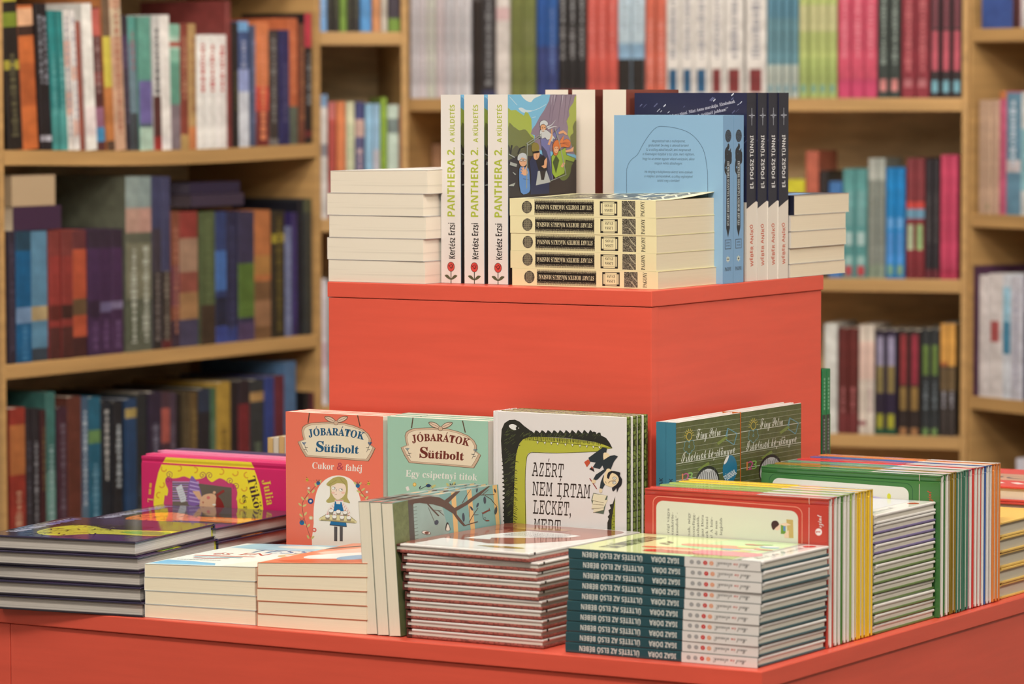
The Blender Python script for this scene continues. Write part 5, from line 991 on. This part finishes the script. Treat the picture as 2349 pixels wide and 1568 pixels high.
def topcover(b,L,W,t):
    a=front(b,L,W,t,lambda u,v:(u*W,v*L),clip=(0,W,0,L)); LG=(214,214,150)
    a.rect(0,.115,1,1,LG,l=1); a.poly([(0,.3),(.3,.115),(1,.115),(1,.5),(.4,.55),(0,.45)],(196,214,150),l=2); a.rect(0,.15,.16,.36,(150,160,70),l=3); a.poly([(.02,.36),(.06,.62),(.5,.6),(.55,.36)],(176,220,150),l=2)
    a.poly(sm([(.1,.62),(.2,.66),(.28,.56),(.2,.3),(.1,.32)],3),(190,60,50),l=4); a.poly(sm([(.24,.58),(.36,.6),(.4,.4),(.36,.2),(.26,.22)],3),(226,180,140),l=5)
    a.poly(sm([(.16,.4),(.34,.42),(.36,.12),(.16,.12)],2),(226,110,130),l=6); a.poly(sm([(.5,.55),(.62,.6),(.66,.3),(.54,.2)],3),(226,130,100),l=5)
    for k in range(10): a.ell(.42+.045*k,.25+.07*math.sin(k*1.7),.035,.05,((226,206,120),(130,170,200),(226,214,190),(190,80,60),(150,190,110))[k%5],l=7)
    a.poly(sm([(.3,.7),(.36,.72),(.4,.5),(.33,.46)],3),(220,110,70),l=6)
    for k,(wd,h) in enumerate(((.42,.1),(.5,.1),(.46,.1))): a.text(('VEGETÁCIÓ','KÜLTETÉS','AZ ELSŐ BÉBEN')[k] if k else 'IGAZ DÓRA',.38+k*.17,.80,.09,(90,94,60),'bold',rot=90,width=.2+.02*k,l=5) if False else a.text(('IGAZ DÓRA','ÜLTETÉS','AZ ELSŐ BÉBEN')[k],.30+k*.20,.80,.10,(90,96,70),'bold',width=.30,l=5)
    a.line([(.5,.66),(.55,.72),(.6,.68),(.66,.72)],.02,(120,60,40),l=6); a.rect(0,.115,1,.14,(170,160,150),l=4)
    a.text('Most én olvasok!',.45,.045,.05,(150,146,140),'script',width=.7,l=3); a.ell(.88,.06,.05,.03,(206,60,56),l=3)
p_teal=reader(TEAL,TEAL,WHT,.2205,.152,.0105,readerspine(True),fb=(206,208,150)); p_tealtop=reader(TEAL,TEAL,WHT,.2205,.152,.0105,readerspine(True),topcover,fb=(206,208,150))
# the top copy has a pale front board but a teal back
for i in range(10):
    k=9-i
    dx=(0,.0004,.0009,.0012,.0020,.0030,.0032,.0046,.0044,.0034)[i]
    place(p_tealtop if k==0 else p_teal,(-.2335+dx,.0165+(0,.0003,.0006,.0002)[i%4],.0107*i+.0002),*LYING,'teal and white spined reader, %s of ten stacked at the table corner'%nth_top(k,10),'teal and white readers at the table corner',yaw=(0,.2,-.2,.15,-.1)[i%5]*(0 if i==0 else 1))
def panelback(c,boy):
    def draw(b,L,W,t):
        f=lambda x,y:(W-(y-(55+.0285*x))/12450,L-(x+10)/10960)
        a=back(b,L,W,f,clip=(0,W,0,L)); LN=(232,150,120) if boy else (40,84,46)
        def rr(x0,y0,x1,y1,r,c,l):
            P=[]
            for cx,cy,t0 in((x1-r,y0+r,-90),(x1-r,y1-r,0),(x0+r,y1-r,90),(x0+r,y0+r,180)):
                for i in range(8): th=math.radians(t0+i*90/7); X_=cx+r*math.cos(th); Y_=cy+r*math.sin(th); P.append((X_,Y_+.0285*X_*1.6))
            a.poly(P,c,l=l)
        rr(102,145,2022,1750,95,LN,2); rr(109,153,2015,1740,90,c,3); rr(148,203,1968,1660,95,(216,204,180),4)
        a.line([(2105,100),(2105,1900)],6,(226,190,170),l=3)
        if boy:
            for s_,x,y,wd in(('régi vágya',318,640,330),('szakérte-',374,660,300),('tanulok” -',434,660,300),('csak, négy',590,690,330),('összefügg-',650,690,330),('vashatók.',706,700,310),('Igaz Dóra',764,690,310),('nek lenni',822,700,300),('n! A hör-',882,700,300),('de nem',942,640,190),('legjobb',1004,640,230)): a.text(s_,x,y,32,(128,120,110),'serif',rot=90,yflip=True,anchor='l',width=wd,l=5)
            a.poly(sm([(1630,470),(1650,430),(1700,425),(1730,470),(1690,510),(1660,545),(1640,520)],3),(70,46,44),l=6); a.ell(1705,500,42,48,(232,186,160),l=5); a.rect(1752,475,1812,590,(110,140,60),l=6); a.rect(1785,490,1808,550,(90,130,180),l=7); a.poly([(1730,465),(1820,445),(1880,470),(1800,490)],(232,190,160),l=7); a.poly([(1820,400),(1905,405),(1912,640),(1840,640)],(196,160,96),l=4+1); a.poly([(1795,590),(1850,540),(1855,640),(1800,640)],(232,190,160),l=7)
        else: a.poly([(700,330),(1500,420),(1960,520),(1960,900),(700,900)],(196,180,196),l=5); a.ell(1710,420,25,40,(206,196,50),l=6)
        TC=(236,220,206) if boy else (196,60,40)
        a.text('szint',2262,495,58,TC,'script',rot=90,yflip=True,anchor='l',width=165,l=4); a.ell(2226,548,42,46,TC,l=4); a.text('1',2246,548,52,c,'serif',rot=90,yflip=True,l=5)
    return draw
RD,GN2,LGN,YL=(190,66,52),(72,112,46),(150,164,80),(226,178,48)
ROW1=[(groove(reader(RD,RD,WHT,draw=panelback(RD,True)),.0105,.0035,.0105,.0010),'red'),(reader(RD,RD,WHT),'red'),(reader(GN2,GN2,WHT),'green'),(reader(GN2,LGN,WHT),'green'),(reader(LGN,LGN,WHT),'pale green'),(reader(LGN,LGN,WHT),'pale green')]+[(reader(YL,YL,YL),'yellow')]*4
for i,(p,c) in enumerate(ROW1):
    x0=-.2262+(0,.0004,-.0006,.0004,-.0008,.0002,-.0006,.0003,-.0008,.0005)[i]
    lab='%s thin reader standing spine up, %s of ten behind the teal stack'%(c,NTH[i]) if i else 'red thin reader standing spine up, its printed back panel towards the teal stack'
    place(p,(x0,.1702+.01065*i,.1545+(.0002,.0009,.0003,.0012,.0005,.0014,.0004,.0011,.0003,.0010)[i]),*SPUP,lab,'thin readers standing spine up behind the teal stack')
VIO,OLV=(112,94,130),(92,112,52)
pv,po=reader(VIO,VIO,WHT,.212,.157,.0104),reader(OLV,OLV,WHT,.212,.157,.0104)
pvt=reader(WHT,WHT,WHT,.212,.157,.0104,draw=lambda b,L,W,t:[front(b,L,W,t,lambda u,v:(u*W,v*L)).rect(0,.115,1,1,(206,200,196),l=1),front(b,L,W,t,lambda u,v:(u*W,v*L)).ell(.8,.06,.05,.03,(206,50,50),l=2),front(b,L,W,t,lambda u,v:(u*W,v*L)).text('Most én olvasok!',.3,.05,.04,(150,150,146),'script',width=.4,l=2)])
for i in range(12):
    k=11-i; p=pvt if k==0 else pv if k<4 else po
    place(p,(-.2255+(0,.0008,.0004,-.0006,.0002,.0009,.0014,.0006,.0010,.0003,.0009,.0012)[i],.2795,.0106*i+.0002),*LYING,('white and violet' if k==0 else 'violet' if k<4 else 'olive green')+'-backed reader, %s of twelve lying between the two spine-up rows'%nth_top(k,12),'violet and green readers lying between the rows',yaw=(0,.3,-.2,.2,-.3)[i%5] if 0<i else 0)
DG,GO,SG,MG,R2,BU,OR=(64,110,54),(150,116,46),(104,136,106),(166,60,110),(206,62,54),(58,88,140),(220,124,56)
OT,TT=(136,106,30),(70,116,90)
rs=dict(G0=groove(reader(DG,DG,WHT,.2175,.155,draw=panelback(DG,False)),.0105,.0035,.0105,.0010),G=reader(DG,DG,WHT,.2175,.155),O=reader(OT,GO,OT,.2175,.155),T=reader(TT,SG,TT,.2175,.155),M=reader(MG,MG,WHT,.2175,.155),R=reader(R2,R2,WHT,.2175,.155),B=reader(BU,BU,WHT,.2175,.155),Q=reader(OR,OR,OR,.2175,.155))
NM=dict(G0='dark green',G='dark green',O='mustard',T='sage teal',M='magenta',R='scarlet',B='blue',Q='orange')
for i,k in enumerate(('G0','G','O','O','T','T','T','M','R','R','R','B','B','Q','Q')):
    lab='%s thin reader standing spine up, %s of fifteen beyond the violet stack'%(NM[k],NTH[i]) if i else 'dark green thin reader standing spine up, pale panel showing above the violet stack'
    place(rs[k],(-.2262+(0,.0006,-.0004,.0004,.0008,-.0006,.0002,-.0005,.0008,0,-.0004,.0006,-.0006,.0012,.0004)[i],.4378+.01085*i,.155+(.0002,.0010,.0004,.0013,.0006)[i%5]),*SPUP,lab,'thin readers standing spine up beyond the violet stack')
YE=(226,178,86)
p=hardback('hardback_book',.20,.157,.0172,YE,YE,YE,bt=.0026,rough=SA,page=(206,190,164))
for i in range(5): place(p,(-.213+(0,.001,-.0006,.0008,.0004)[i],.6068,.0174*i+.0002),*LYING,'mustard yellow hardback, %s of five stacked at the right edge'%nth_top(4-i,5),'mustard yellow hardbacks')
RE=(206,70,60)
def draw(b):
    a=front(b,.21,.19,.0182,lambda u,v:(u*.19,v*.21)); a.rect(.3,.0,.66,1,(190,140,110),kind='wash',l=1)
    for k in range(5): a.ell(.5,.1+k*.2,.06,.09,(70,70,76),l=2); a.ell(.5,.1+k*.2,.035,.07,(210,160,120),l=3)
    a.text('MESÉK',.80,.5,.12,(230,196,180),'bold',rot=90,width=.6,l=2) if False else [a.line([(.78,.05+k*.12),(.84,.11+k*.12)],.05,(230,196,180),l=2) for k in range(8)]
p0=hardback('hardback_book',.21,.19,.0182,RE,RE,RE,draw,bt=.0028,rough=SA); p1=hardback('hardback_book',.21,.19,.0182,RE,RE,RE,bt=.0028,rough=SA)
for i in range(6): place(p0 if i==5 else p1,(-.268,.958,.0184*i+.0002),X,nY,nZ,'red hardback, %s of the pile behind the mustard yellow stack'%nth_top(5-i,6),'red hardbacks behind the yellow stack') if False else place(p0 if i==5 else p1,(-.036,.963,.0184*i+.0002),nX,nY,Z,'red hardback, %s of the pile behind the mustard yellow stack'%nth_top(5-i,6),'red hardbacks behind the yellow stack')
# --- white and brick red picture books lying
L,W,t=.225,.1662,.0097; BR=(164,86,72)
def redbook(draw=None):
    b=B(); wh=mat((228,214,198),GL); br=mat(BR,SA,'scales'); ds=mat((92,46,38),SA)
    b.rbox(0,L,.006,W,t-.0027,t,wh,.0010); b.rbox(0,L,.006,W,0,.0036,br,.0012); b.rbox(0,L,.0,.0018,0.0004,t-.0004,ds,.0005); b.box(0,L,.0012,.0065,t-.0024,t-.0009,ds); b.box(0,L,.0012,.0065,.0009,.003,ds)
    b.box(L-.012-.0+0,L-.0092,W-.0004,W+.0002,t-.0027,t,mat((50,34,30),SA))
    Art.r=GL
    if draw: draw(b)
    pg=B(); pg.box(.003,L-.0012,.0018,W-.002,.0036,t-.0027,mat((222,206,184),.8,'paper')); return Proto('hardback_book',b.mesh('cover'),pg.mesh('page_block'))
def draw(b):
    a=front(b,L,W,t,lambda u,v:(u*W,v*L),clip=(0,W,0,L)); a.poly(sm([(.0,.10),(.25,.12),(.45,.2),(.6,.22),(.75,.35),(.9,.55),(.95,.8),(.9,.96),(.6,.985),(.2,.98),(0,.96)],4),(150,84,66),kind='wash',l=1)
    a.poly([(.22,.34),(.40,.36),(.36,.42),(.55,.5),(.78,.62),(.80,.70),(.62,.74),(.36,.74),(.28,.60),(.24,.5)],(230,220,206),l=3); a.poly([(.1,.3),(.3,.28),(.5,.22),(.9,.3),(.92,.2),(.5,.06),(.1,.05)],(230,220,206),l=2)
    R=random.Random(9); a.l=5
    for k in range(8): a.scrawl(.34,.54+k*.024,.40,.008,(90,80,76))
    for k in range(5): a.poly(sm([(.1+k*.1,.8),(.16+k*.1,.86),(.2+k*.1,.78),(.14+k*.1,.7)],3),(120,50,40),l=2)
    a.poly(sm([(.5,.13),(.7,.17),(.85,.14),(.7,.1)],3),(170,130,70),l=4); a.poly(sm([(.2,.82),(.4,.9),(.6,.86),(.4,.8)],3),(170,120,70),l=3)
q0,q1=redbook(draw),redbook()
for i in range(10):
    k=9-i; o=(-.4283-.0086*(i/9)**1.3+(0,.0006,-.0004,.0005,-.0003)[i%5],.0215+L+(.0002,.0004,0,.0006)[i%4],.00985*i+.0003)
    place(q0 if k==0 else q1,o,*LYSIDE,'white and brick red picture book, %s of ten left of the teal stack'%nth_top(k,10),'white and brick red picture books',yaw=0 if i==0 else (.3,-.3,.2,-.2)[i%4] if i<9 else -1.4)
# --- three paperbacks on their fore-edge with a forest cover, leaning
L,W,t=.214,.1405,.0138
def draw(b):
    f=lambda x,y:((y-(185-.165*(x-570)))/15545,(x-570)/7935)
    a=front(b,L,W,t,f,clip=(0,W,0,L)); BRN=(92,66,54); TQ=(124,160,148)
    def q(x,y): return (x,y)
    a.rect(560,-400,2400,3000,TQ,l=1); a.poly([(870,-100),(1300,-100),(1700,3000),(870,3000)],(152,166,150),kind='wash',l=2)
    a.poly([(560,200),(882,90),(882,3000),(560,3000)],(110,112,70),kind='grain',l=3)
    for x0,x1,y0 in((1490,1545,-100),(1745,1860,-100),(2170,2270,-200)): a.poly([(x0,y0),(x0+75,y0),(x1+30,3000),(x1-30,3000)],(222,176,112),l=3)
    R=random.Random(2)
    for k in range(60): x=R.uniform(590,790); y=R.uniform(200,1500); a.line([(x,y),(x+10,y+12)],4,(80,84,52),l=4)
    a.poly([(805,120),(885,110),(860,3000),(780,3000)],(84,74,66),l=5)
    for y in range(270,900,58): a.line([(870,y),(935,y-14)],6,(90,90,70),l=5)
    a.poly([(800,180),(830,90),(1150,40),(1300,110),(1380,160),(1560,-60),(1640,-60),(1440,200),(1530,290),(1700,200),(1900,60),(2100,-80),(2130,-70),(1950,90),(1740,240),(1560,340),(1560,400),(1640,510),(1690,585),(1660,600),(1560,480),(1500,380),(1340,270),(1200,225),(1110,215),(980,195),(900,205),(870,240)],BRN,l=6)
    a.line([(1110,215),(1180,310),(1270,415)],22,BRN,l=6); a.line([(1200,320),(1320,335)],9,BRN); a.line([(1270,330),(1355,410)],9,BRN); a.line([(1115,270),(1160,400),(1200,510)],6,BRN)
    a.line([(1680,590),(1780,560),(1890,530)],16,BRN); a.line([(1750,540),(1820,420),(1910,300)],10,BRN); a.line([(1820,410),(1910,412)],7,BRN); a.line([(1660,210),(1740,80),(1810,-40)],10,BRN); a.line([(1930,80),(2190,75)],12,BRN); a.line([(2040,90),(2130,150),(2225,285)],9,BRN); a.line([(1990,80),(2100,-10)],9,BRN); a.line([(1770,260),(1760,450)],6,BRN)
    for x,y,rx,ry,rt in((1230,525,32,42,.3),(1665,450,20,75,0),(1805,305,16,40,-.5),(1905,250,16,42,.4),(2028,168,22,62,0),(2200,350,22,66,.2),(1910,0,14,36,.2),(2205,10,14,36,-.3)): a.ell(x,y,rx,ry,(62,66,76),rot=rt,l=7)
    a.line([(1985,390),(2095,335)],26,(120,56,46),l=7); a.line([(1970,375),(1985,400)],8,(120,56,46)); a.line([(2090,300),(2105,355)],8,(120,56,46)); a.line([(1978,395),(1985,470),(2010,505),(2028,475),(2010,455),(2000,475)],5,(80,60,50),smooth=4)
    a.poly(sm([(1365,660),(1380,560),(1405,525),(1430,580),(1440,660)],3),(60,50,46),l=7); a.poly(sm([(1375,660),(1392,580),(1408,560),(1425,600),(1430,660)],3),(226,214,190),l=8)
    a.ell(1060,690,72,32,(70,50,44),rot=.2,l=7); a.ell(1058,690,64,26,(226,208,186),rot=.2,l=8); a.ell(1065,692,34,22,(120,66,50),l=9); a.ell(2050,515,36,12,(120,60,50),l=7)
    s=spine(b,L,t,lambda u,v:(u*t,v*L),clip=(0,t,0,L)); s.rect(0,0,1,1,(134,150,140),kind='wash',l=1)
    for v0,v1,c in((.0,.05,(190,110,90)),(.1,.24,(92,66,54)),(.3,.4,(110,80,64)),(.46,.5,(222,170,110)),(.6,.64,(92,66,54)),(.8,.84,(92,66,54)),(.9,.93,(222,170,110))): s.rect(.1 if v0 else 0,v0,.9 if v0 else 1,v1,c,kind='wash',l=2)
p=paperback('paperback_book',L,W,t,(124,160,148),(134,150,140),(124,160,148),draw,page=(238,220,188),edge=(200,188,164))
th=math.radians(3.9); c_,s_=math.cos(th),math.sin(th)
for i,(xb) in enumerate((-.4772,-.4627,-.4482)):
    ey=(s_,0,-c_); ez=(c_,0,s_); o=Vector((xb,.0195+L,0))-Vector(ey)*W; place(p,(o.x,o.y,o.z+.0004),nY,ey,ez,['turquoise paperback leaning on its side next to the orange stack','turquoise paperback leaning on its side between two alike','turquoise paperback leaning, brown branches showing on its cover'][i],'turquoise forest paperbacks leaning on their sides')
# --- two stacks of paperbacks at the table front
def slab(n,L,W,t0,t1,o,rz,page,cols,draw,labels,group):
    c,s=math.cos(math.radians(rz)),math.sin(math.radians(rz)); ey=(c,s,0); ex=(s,-c,0)
    for i in range(n):
        d=draw if i==n-1 else None
        p=paperback('paperback_book',L,W,1e-9+t0-.0003,*cols,d,page=page,k0=1,k1=t1/t0,zshift=(t0*i,t1*i),rough=SA)
        jx=(0,.0006,-.0004,.0003,.0008)[i%5]
        place(p,(o[0]+ey[0]*jx-ex[0]*L,o[1]+ey[1]*jx-ex[1]*L,.0002),ex,ey,Z,labels(n-1-i),group)
L,W,t=.21,.1415,.0147-.0003
def draw(b):
    a=front(b,L,W,t,lambda u,v:(u*W,v*L),clip=(0,W,0,L)); a.rect(0,0,1,1,(226,226,220),l=1); a.poly([(0.02,0.02),(.62,.02),(.55,.10),(.3,.16),(.02,.2)],(120,176,206),kind='wash',l=2); a.poly([(.3,.75),(1,.7),(1,1),(.1,1),(.02,.8)],(160,196,220),kind='wash',l=2); a.poly(sm([(.4,.9),(.7,.95),(.95,.88),(.8,.82),(.5,.84)],3),(226,228,226),l=3)
    a.text('TESS',.62,.60,.13,(70,120,150),'sans',width=.56,l=4); a.text('és EN',.40,.47,.10,(186,60,50),'sans',width=.5)
    for k,(c) in enumerate(((190,70,60),(60,120,140),(150,56,66))): a.rect(.06+k*.05,.40-k*.055,.62-k*.07,.425-k*.055,c,l=3)
    a.l=3; a.scrawl(.08,.22,.4,.014,(100,110,120)); a.poly(sm([(.7,0),(.75,.2),(.9,.35),(1,.4),(1,0)],3),(236,220,196),l=3); a.line([(1,.75),(.85,.6),(.78,.5),(.9,.42),(1,.36)],.05,(206,180,130),smooth=4,l=4); a.line([(1,.6),(.92,.52),(1,.46)],.03,(120,80,60),smooth=3,l=5)
slab(4,L,W,.0147,.0158,(-.7588,.0095),3.0,(250,228,190),((226,226,220),(226,214,196),(216,206,190)),draw,lambda k:'cream paperback, %s in the stack of four whose pale blue cover looks up'%nth_top(k,4),'cream paperbacks with a pale blue cover')
L,W,t=.198,.1362,.0137-.0003
def draw(b):
    a=front(b,L,W,t,lambda u,v:(u*W,v*L),clip=(0,W,0,L)); a.rect(0,0,1,1,(220,124,84),kind='wash',l=1); a.poly(sm([(.1,.5),(.3,.75),(.6,.9),(.9,.85),(.9,.5),(.5,.4)],3),(232,176,150),l=2)
    a.poly(sm([(.15,.35),(.4,.5),(.7,.55),(.95,.4),(.7,.25),(.3,.2)],3),(226,216,200),l=3); a.poly(sm([(.5,.3),(.65,.42),(.85,.36),(.8,.2),(.6,.16)],3),(130,160,180),kind='wash',l=4); a.poly(sm([(.1,.1),(.4,.2),(.8,.16),(.9,.05),(.4,.03)],3),(206,90,50),l=3); a.poly(sm([(.7,.6),(.85,.7),(.95,.6),(.85,.5)],3),(170,170,96),l=4)
    a.line([(.0,.7),(.2,.85),(.35,.98)],.05,(80,60,50),smooth=3,l=4)
slab(5,L,W,.01375,.0152,(-.6124,.0130),2.2,(250,226,188),((220,124,84),(226,150,110),(222,140,104)),draw,lambda k:'cream paperback with orange covers, %s in its stack of five'%nth_top(k,5),'cream paperbacks with orange covers')
# --- dark glossy fantasy hardbacks, two stacks side by side
L,W=.19,.19
def fantasy(t,c1,c2):
    def draw(b):
        a=front(b,L,W,t,lambda u,v:(u*W,v*L),clip=(.002,W-.001,.001,L-.001)); DK=(60,50,58)
        a.rect(0,0,1,1,(64,54,62),kind='wash',l=1); a.rect(.3,.02,.75,.75,(56,48,44),kind='wash',l=2)
        a.poly([(.55,.98),(.70,.98),(.74,.45),(.72,.3),(.5,.28),(.52,.6)],c1,kind='wash',l=3) if False else None
        a.poly(sm([(.46,1),(.70,1),(.72,.8),(.74,.6),(.9,.42),(.86,.28),(.7,.2),(.45,.22),(.38,.36),(.5,.55),(.48,.8)],3),c1,kind='wash',l=3); a.poly(sm([(.53,.98),(.66,.98),(.66,.8),(.6,.68),(.52,.8)],3),c2,l=4)
        R=random.Random(4)
        for k in range(46): x,y=R.uniform(.3,.95),R.uniform(.18,.62); a.line([(x,y),(x+R.uniform(-.07,.07),y+R.uniform(-.05,.05)),(x+R.uniform(-.12,.12),y+R.uniform(-.1,.1))],.012,(50,40,44) if k%2 else (110,100,50),smooth=3,taper=True,l=5)
        a.rect(.76,.35,1,1,(80,56,86),kind='wash',l=2)
        a.l=6
        for k in range(9):
            x=.10+k*.085; c=(150,140,190) if k<4 else (200,194,204)
            a.line([(x,.075),(x,.135)],.02,c); a.line([(x,.135),(x+.05,.075)],.016,c)
            if k%2: a.line([(x+.05,.075),(x+.05,.135)],.02,c)
            else: a.line([(x,.105),(x+.045,.105)],.016,c)
        a.l=6; a.scrawl(.1,.05,.75,.014,(190,184,190)); a.scrawl(.4,.02,.3,.01,(170,164,170)); a.scrawl(.72,.86,.2,.012,(120,110,60))
    return hardback('hardback_book',L,W,t,(58,50,66),(54,48,78),(52,46,50),draw,bt=.0022,ov=.0028,rough=.07,pk='coarse',page=(206,190,172),head=(206,190,60))
pk=fantasy(.0160,(196,186,60),(120,160,60)); pk2=fantasy(.0151,(226,120,50),(230,150,90))
def slant(p,o,rz,label,group):
    c,s=math.cos(math.radians(rz)),math.sin(math.radians(rz)); place(p,o,(-c,-s,0),(s,-c,0),Z,label,group)
for i in range(5):
    rz=7.5+(0,.8,-1.2,.4,.6)[i]; c,s=math.cos(math.radians(rz)),math.sin(math.radians(rz)); fx,fy=-.7583+(0,-.0035,-.0052,-.009,-.0145)[i]-.0*i,.0056+(0,.001,.002,.004,.007)[i]
    slant(pk,(fx-s*W,fy+c*W,.0163*i+.0002),rz,'dark glossy hardback, %s of five at the table\'s left front%s'%(nth_top(4-i,5),', yellow figure on cover' if i==4 else ''),'dark fantasy hardbacks, front stack')
for i in range(5):
    rz=4.5; c,s=math.cos(math.radians(rz)),math.sin(math.radians(rz)); fx,fy=-.7935+(0,.002,-.001,.001,-.002)[i],.2125
    slant(pk2,(fx-s*.172,fy+c*.172,.0154*i+.0002),rz,'dark glossy hardback, %s of five in the rear stack%s'%(nth_top(4-i,5),', orange flame on cover' if i==4 else ''),'dark fantasy hardbacks, rear stack')
# --- pink storybooks standing spine up
L,W=.252,.131
def pink(t,c,sp,draw=None): return hardback('hardback_book',L,W,t,c,sp,c,draw,bt=.0026,gap=.007,rough=SA)
def draw(b):
    t=.0172; f=lambda x,y:((y-185-.061*(x-95))/11970,(x-95)/10130+.0)
    a=front(b,L,W,t,f,clip=(0,W,0,L)); PK=(212,36,96); YE=(250,222,52); BK=(66,34,50)
    a.poly([(95,185),(2650,340),(2650,2000),(95,2000)],PK,l=1)
    a.poly([(470,205),(1735,285),(1790,420),(1850,600),(1890,800),(1905,960),(1900,1900),(280,1900),(275,860),(300,640),(350,430),(410,290)],YE,l=2)
    a.poly(sm([(430,860),(480,770),(495,680),(460,600),(455,530),(490,500),(560,515),(640,510),(740,487),(830,520),(930,530),(1020,510),(1070,480),(1090,520),(1150,570),(1210,540),(1270,515),(1340,540),(1400,585),(1450,590),(1490,610),(1530,720),(1510,830),(1530,920),(1540,1900),(430,1900)],3),(206,66,110),l=3)
    for x,y,d in((515,455,1),(1015,465,1),(1115,470,-1),(1420,550,-1),(1510,625,-1),(505,530,1)): a.line([(x+d*35,y+45),(x+d*42,y-10),(x,y-38),(x-d*38,y-5),(x-d*20,y+35),(x+d*10,y+22),(x+d*8,y-5),(x-d*12,y-2)],8,(150,40,90),smooth=4,l=4)
    for x,y,r in((435,375,.3),(660,370,-1.6),(900,395,-1.8),(1290,420,-1.4),(1500,440,-.6),(1670,470,1.2),(400,610,-.9),(360,760,1.6),(1630,660,-.5),(1600,840,.4)):
        P=[(x+40*math.cos(r+k*.5),y+40*math.sin(r+k*.5)) for k in range(8)]; a.line(P,17,(226,160,50),l=3)
    a.poly([(560,550),(960,590),(1445,650),(1440,1900),(560,1900)],(110,96,80),kind='wash',l=5)
    for k in range(9): a.rect(562,560+k*34,960-(k%2)*10,576+k*34,(150,120,170) if k%2 else (196,150,190),l=6)
    a.poly(sm([(820,560),(850,480),(900,520),(970,650),(1000,780),(960,900),(800,900),(790,700)],2),(140,100,160),l=7)
    for k in range(6): a.line([(830-k*4,560+k*55),(960+k*4,590+k*55)],16,(200,170,206),l=8)
    a.poly([(615,650),(700,600),(770,800),(760,850),(690,865)],(216,212,206),l=9)
    for k in range(5): a.line([(640+k*12,690+k*35),(720+k*8,670+k*35)],5,(150,150,160),l=10)
    a.poly([(860,700),(970,700),(1000,790),(960,830)],(230,176,130),l=9)
    a.poly(sm([(970,880),(985,800),(1050,750),(1150,735),(1210,770),(1220,900),(1100,950),(980,940)],3),(232,180,136),l=9); a.ell(1190,720,22,20,(232,180,136),l=9); a.poly(sm([(1215,960),(1220,780),(1270,800),(1320,880),(1330,960)],2),(140,40,36),l=10)
    for k in range(4): a.ell(1235+k*28,755-k*18,22,20,(150,50,42),n=12,l=10)
    a.ell(1100,795,26,24,(226,120,110),l=10); a.line([(1005,860),(1030,855),(1020,880)],8,(180,40,50),l=11); a.ell(1185,895,26,12,(240,234,226),l=11)
    # lettering runs downwards: head of the book is to the right
    def down(s_,x,y,h,c,wd,rot): a.text(s_,x,y,h,c,'serif',rot=rot,yflip=True,anchor='l',width=wd,l=6)
    down('Tükör',1672,500,120,BK,560,-77); down('és a',1600,755,72,BK,230,-84); down('Julia',1900,545,110,(228,196,60),370,-80); a.l=6; a.scrawl(252,585,170,34,(228,170,60),rot=96); down('L',190,800,80,(228,200,90),60,-96)
p1=groove(pink(.0172,(212,36,96),(216,48,104),draw),.0172,.003,.0095,.0012); p2=pink(.0172,(214,44,100),(222,66,112)); p3=pink(.0172,(226,104,136),(230,122,150)); p4=pink(.0172,(70,50,78),(80,62,92))
xs=(-1.0455,-1.0525,-1.0510,-1.0600,-1.0580,-1.0590)
for i,(p,nm) in enumerate(((p1,'magenta storybook standing spine up, yellow framed girl on its cover'),(p2,'magenta storybook standing spine up, second behind the yellow framed cover'),(p3,'rose pink storybook standing spine up, right behind the magenta pair'),(p3,'rose pink storybook standing spine up, in front of the purple ones'),(p4,'dark purple storybook standing spine up behind the pink ones'),(p4,'dark purple storybook standing spine up, rearmost of the row'))):
    place(p,(xs[i]+L,.3925+.0174*(i+1),W+(.0003,.0012,.0004,.0016,.0002,.0010)[i]),*FACEUP,nm,'storybooks standing spine up')
# --- small tan and white books far back on the table
for i,(c,nm) in enumerate((((222,180,110),'tan'),((226,208,180),'white'),((222,176,112),'tan'),((228,208,186),'white'))):
    p=paperback('paperback_book',.143+.0012*i,.10,.0078,c,c,c,page=(230,214,180)); place(p,(-.9755+.0085*i,.56,.143+.0012*i+.0002),*SPFRONT,'small %s book, %s of four peeping out behind the purple storybooks'%(nm,NTH[i]),'small tan and white books')
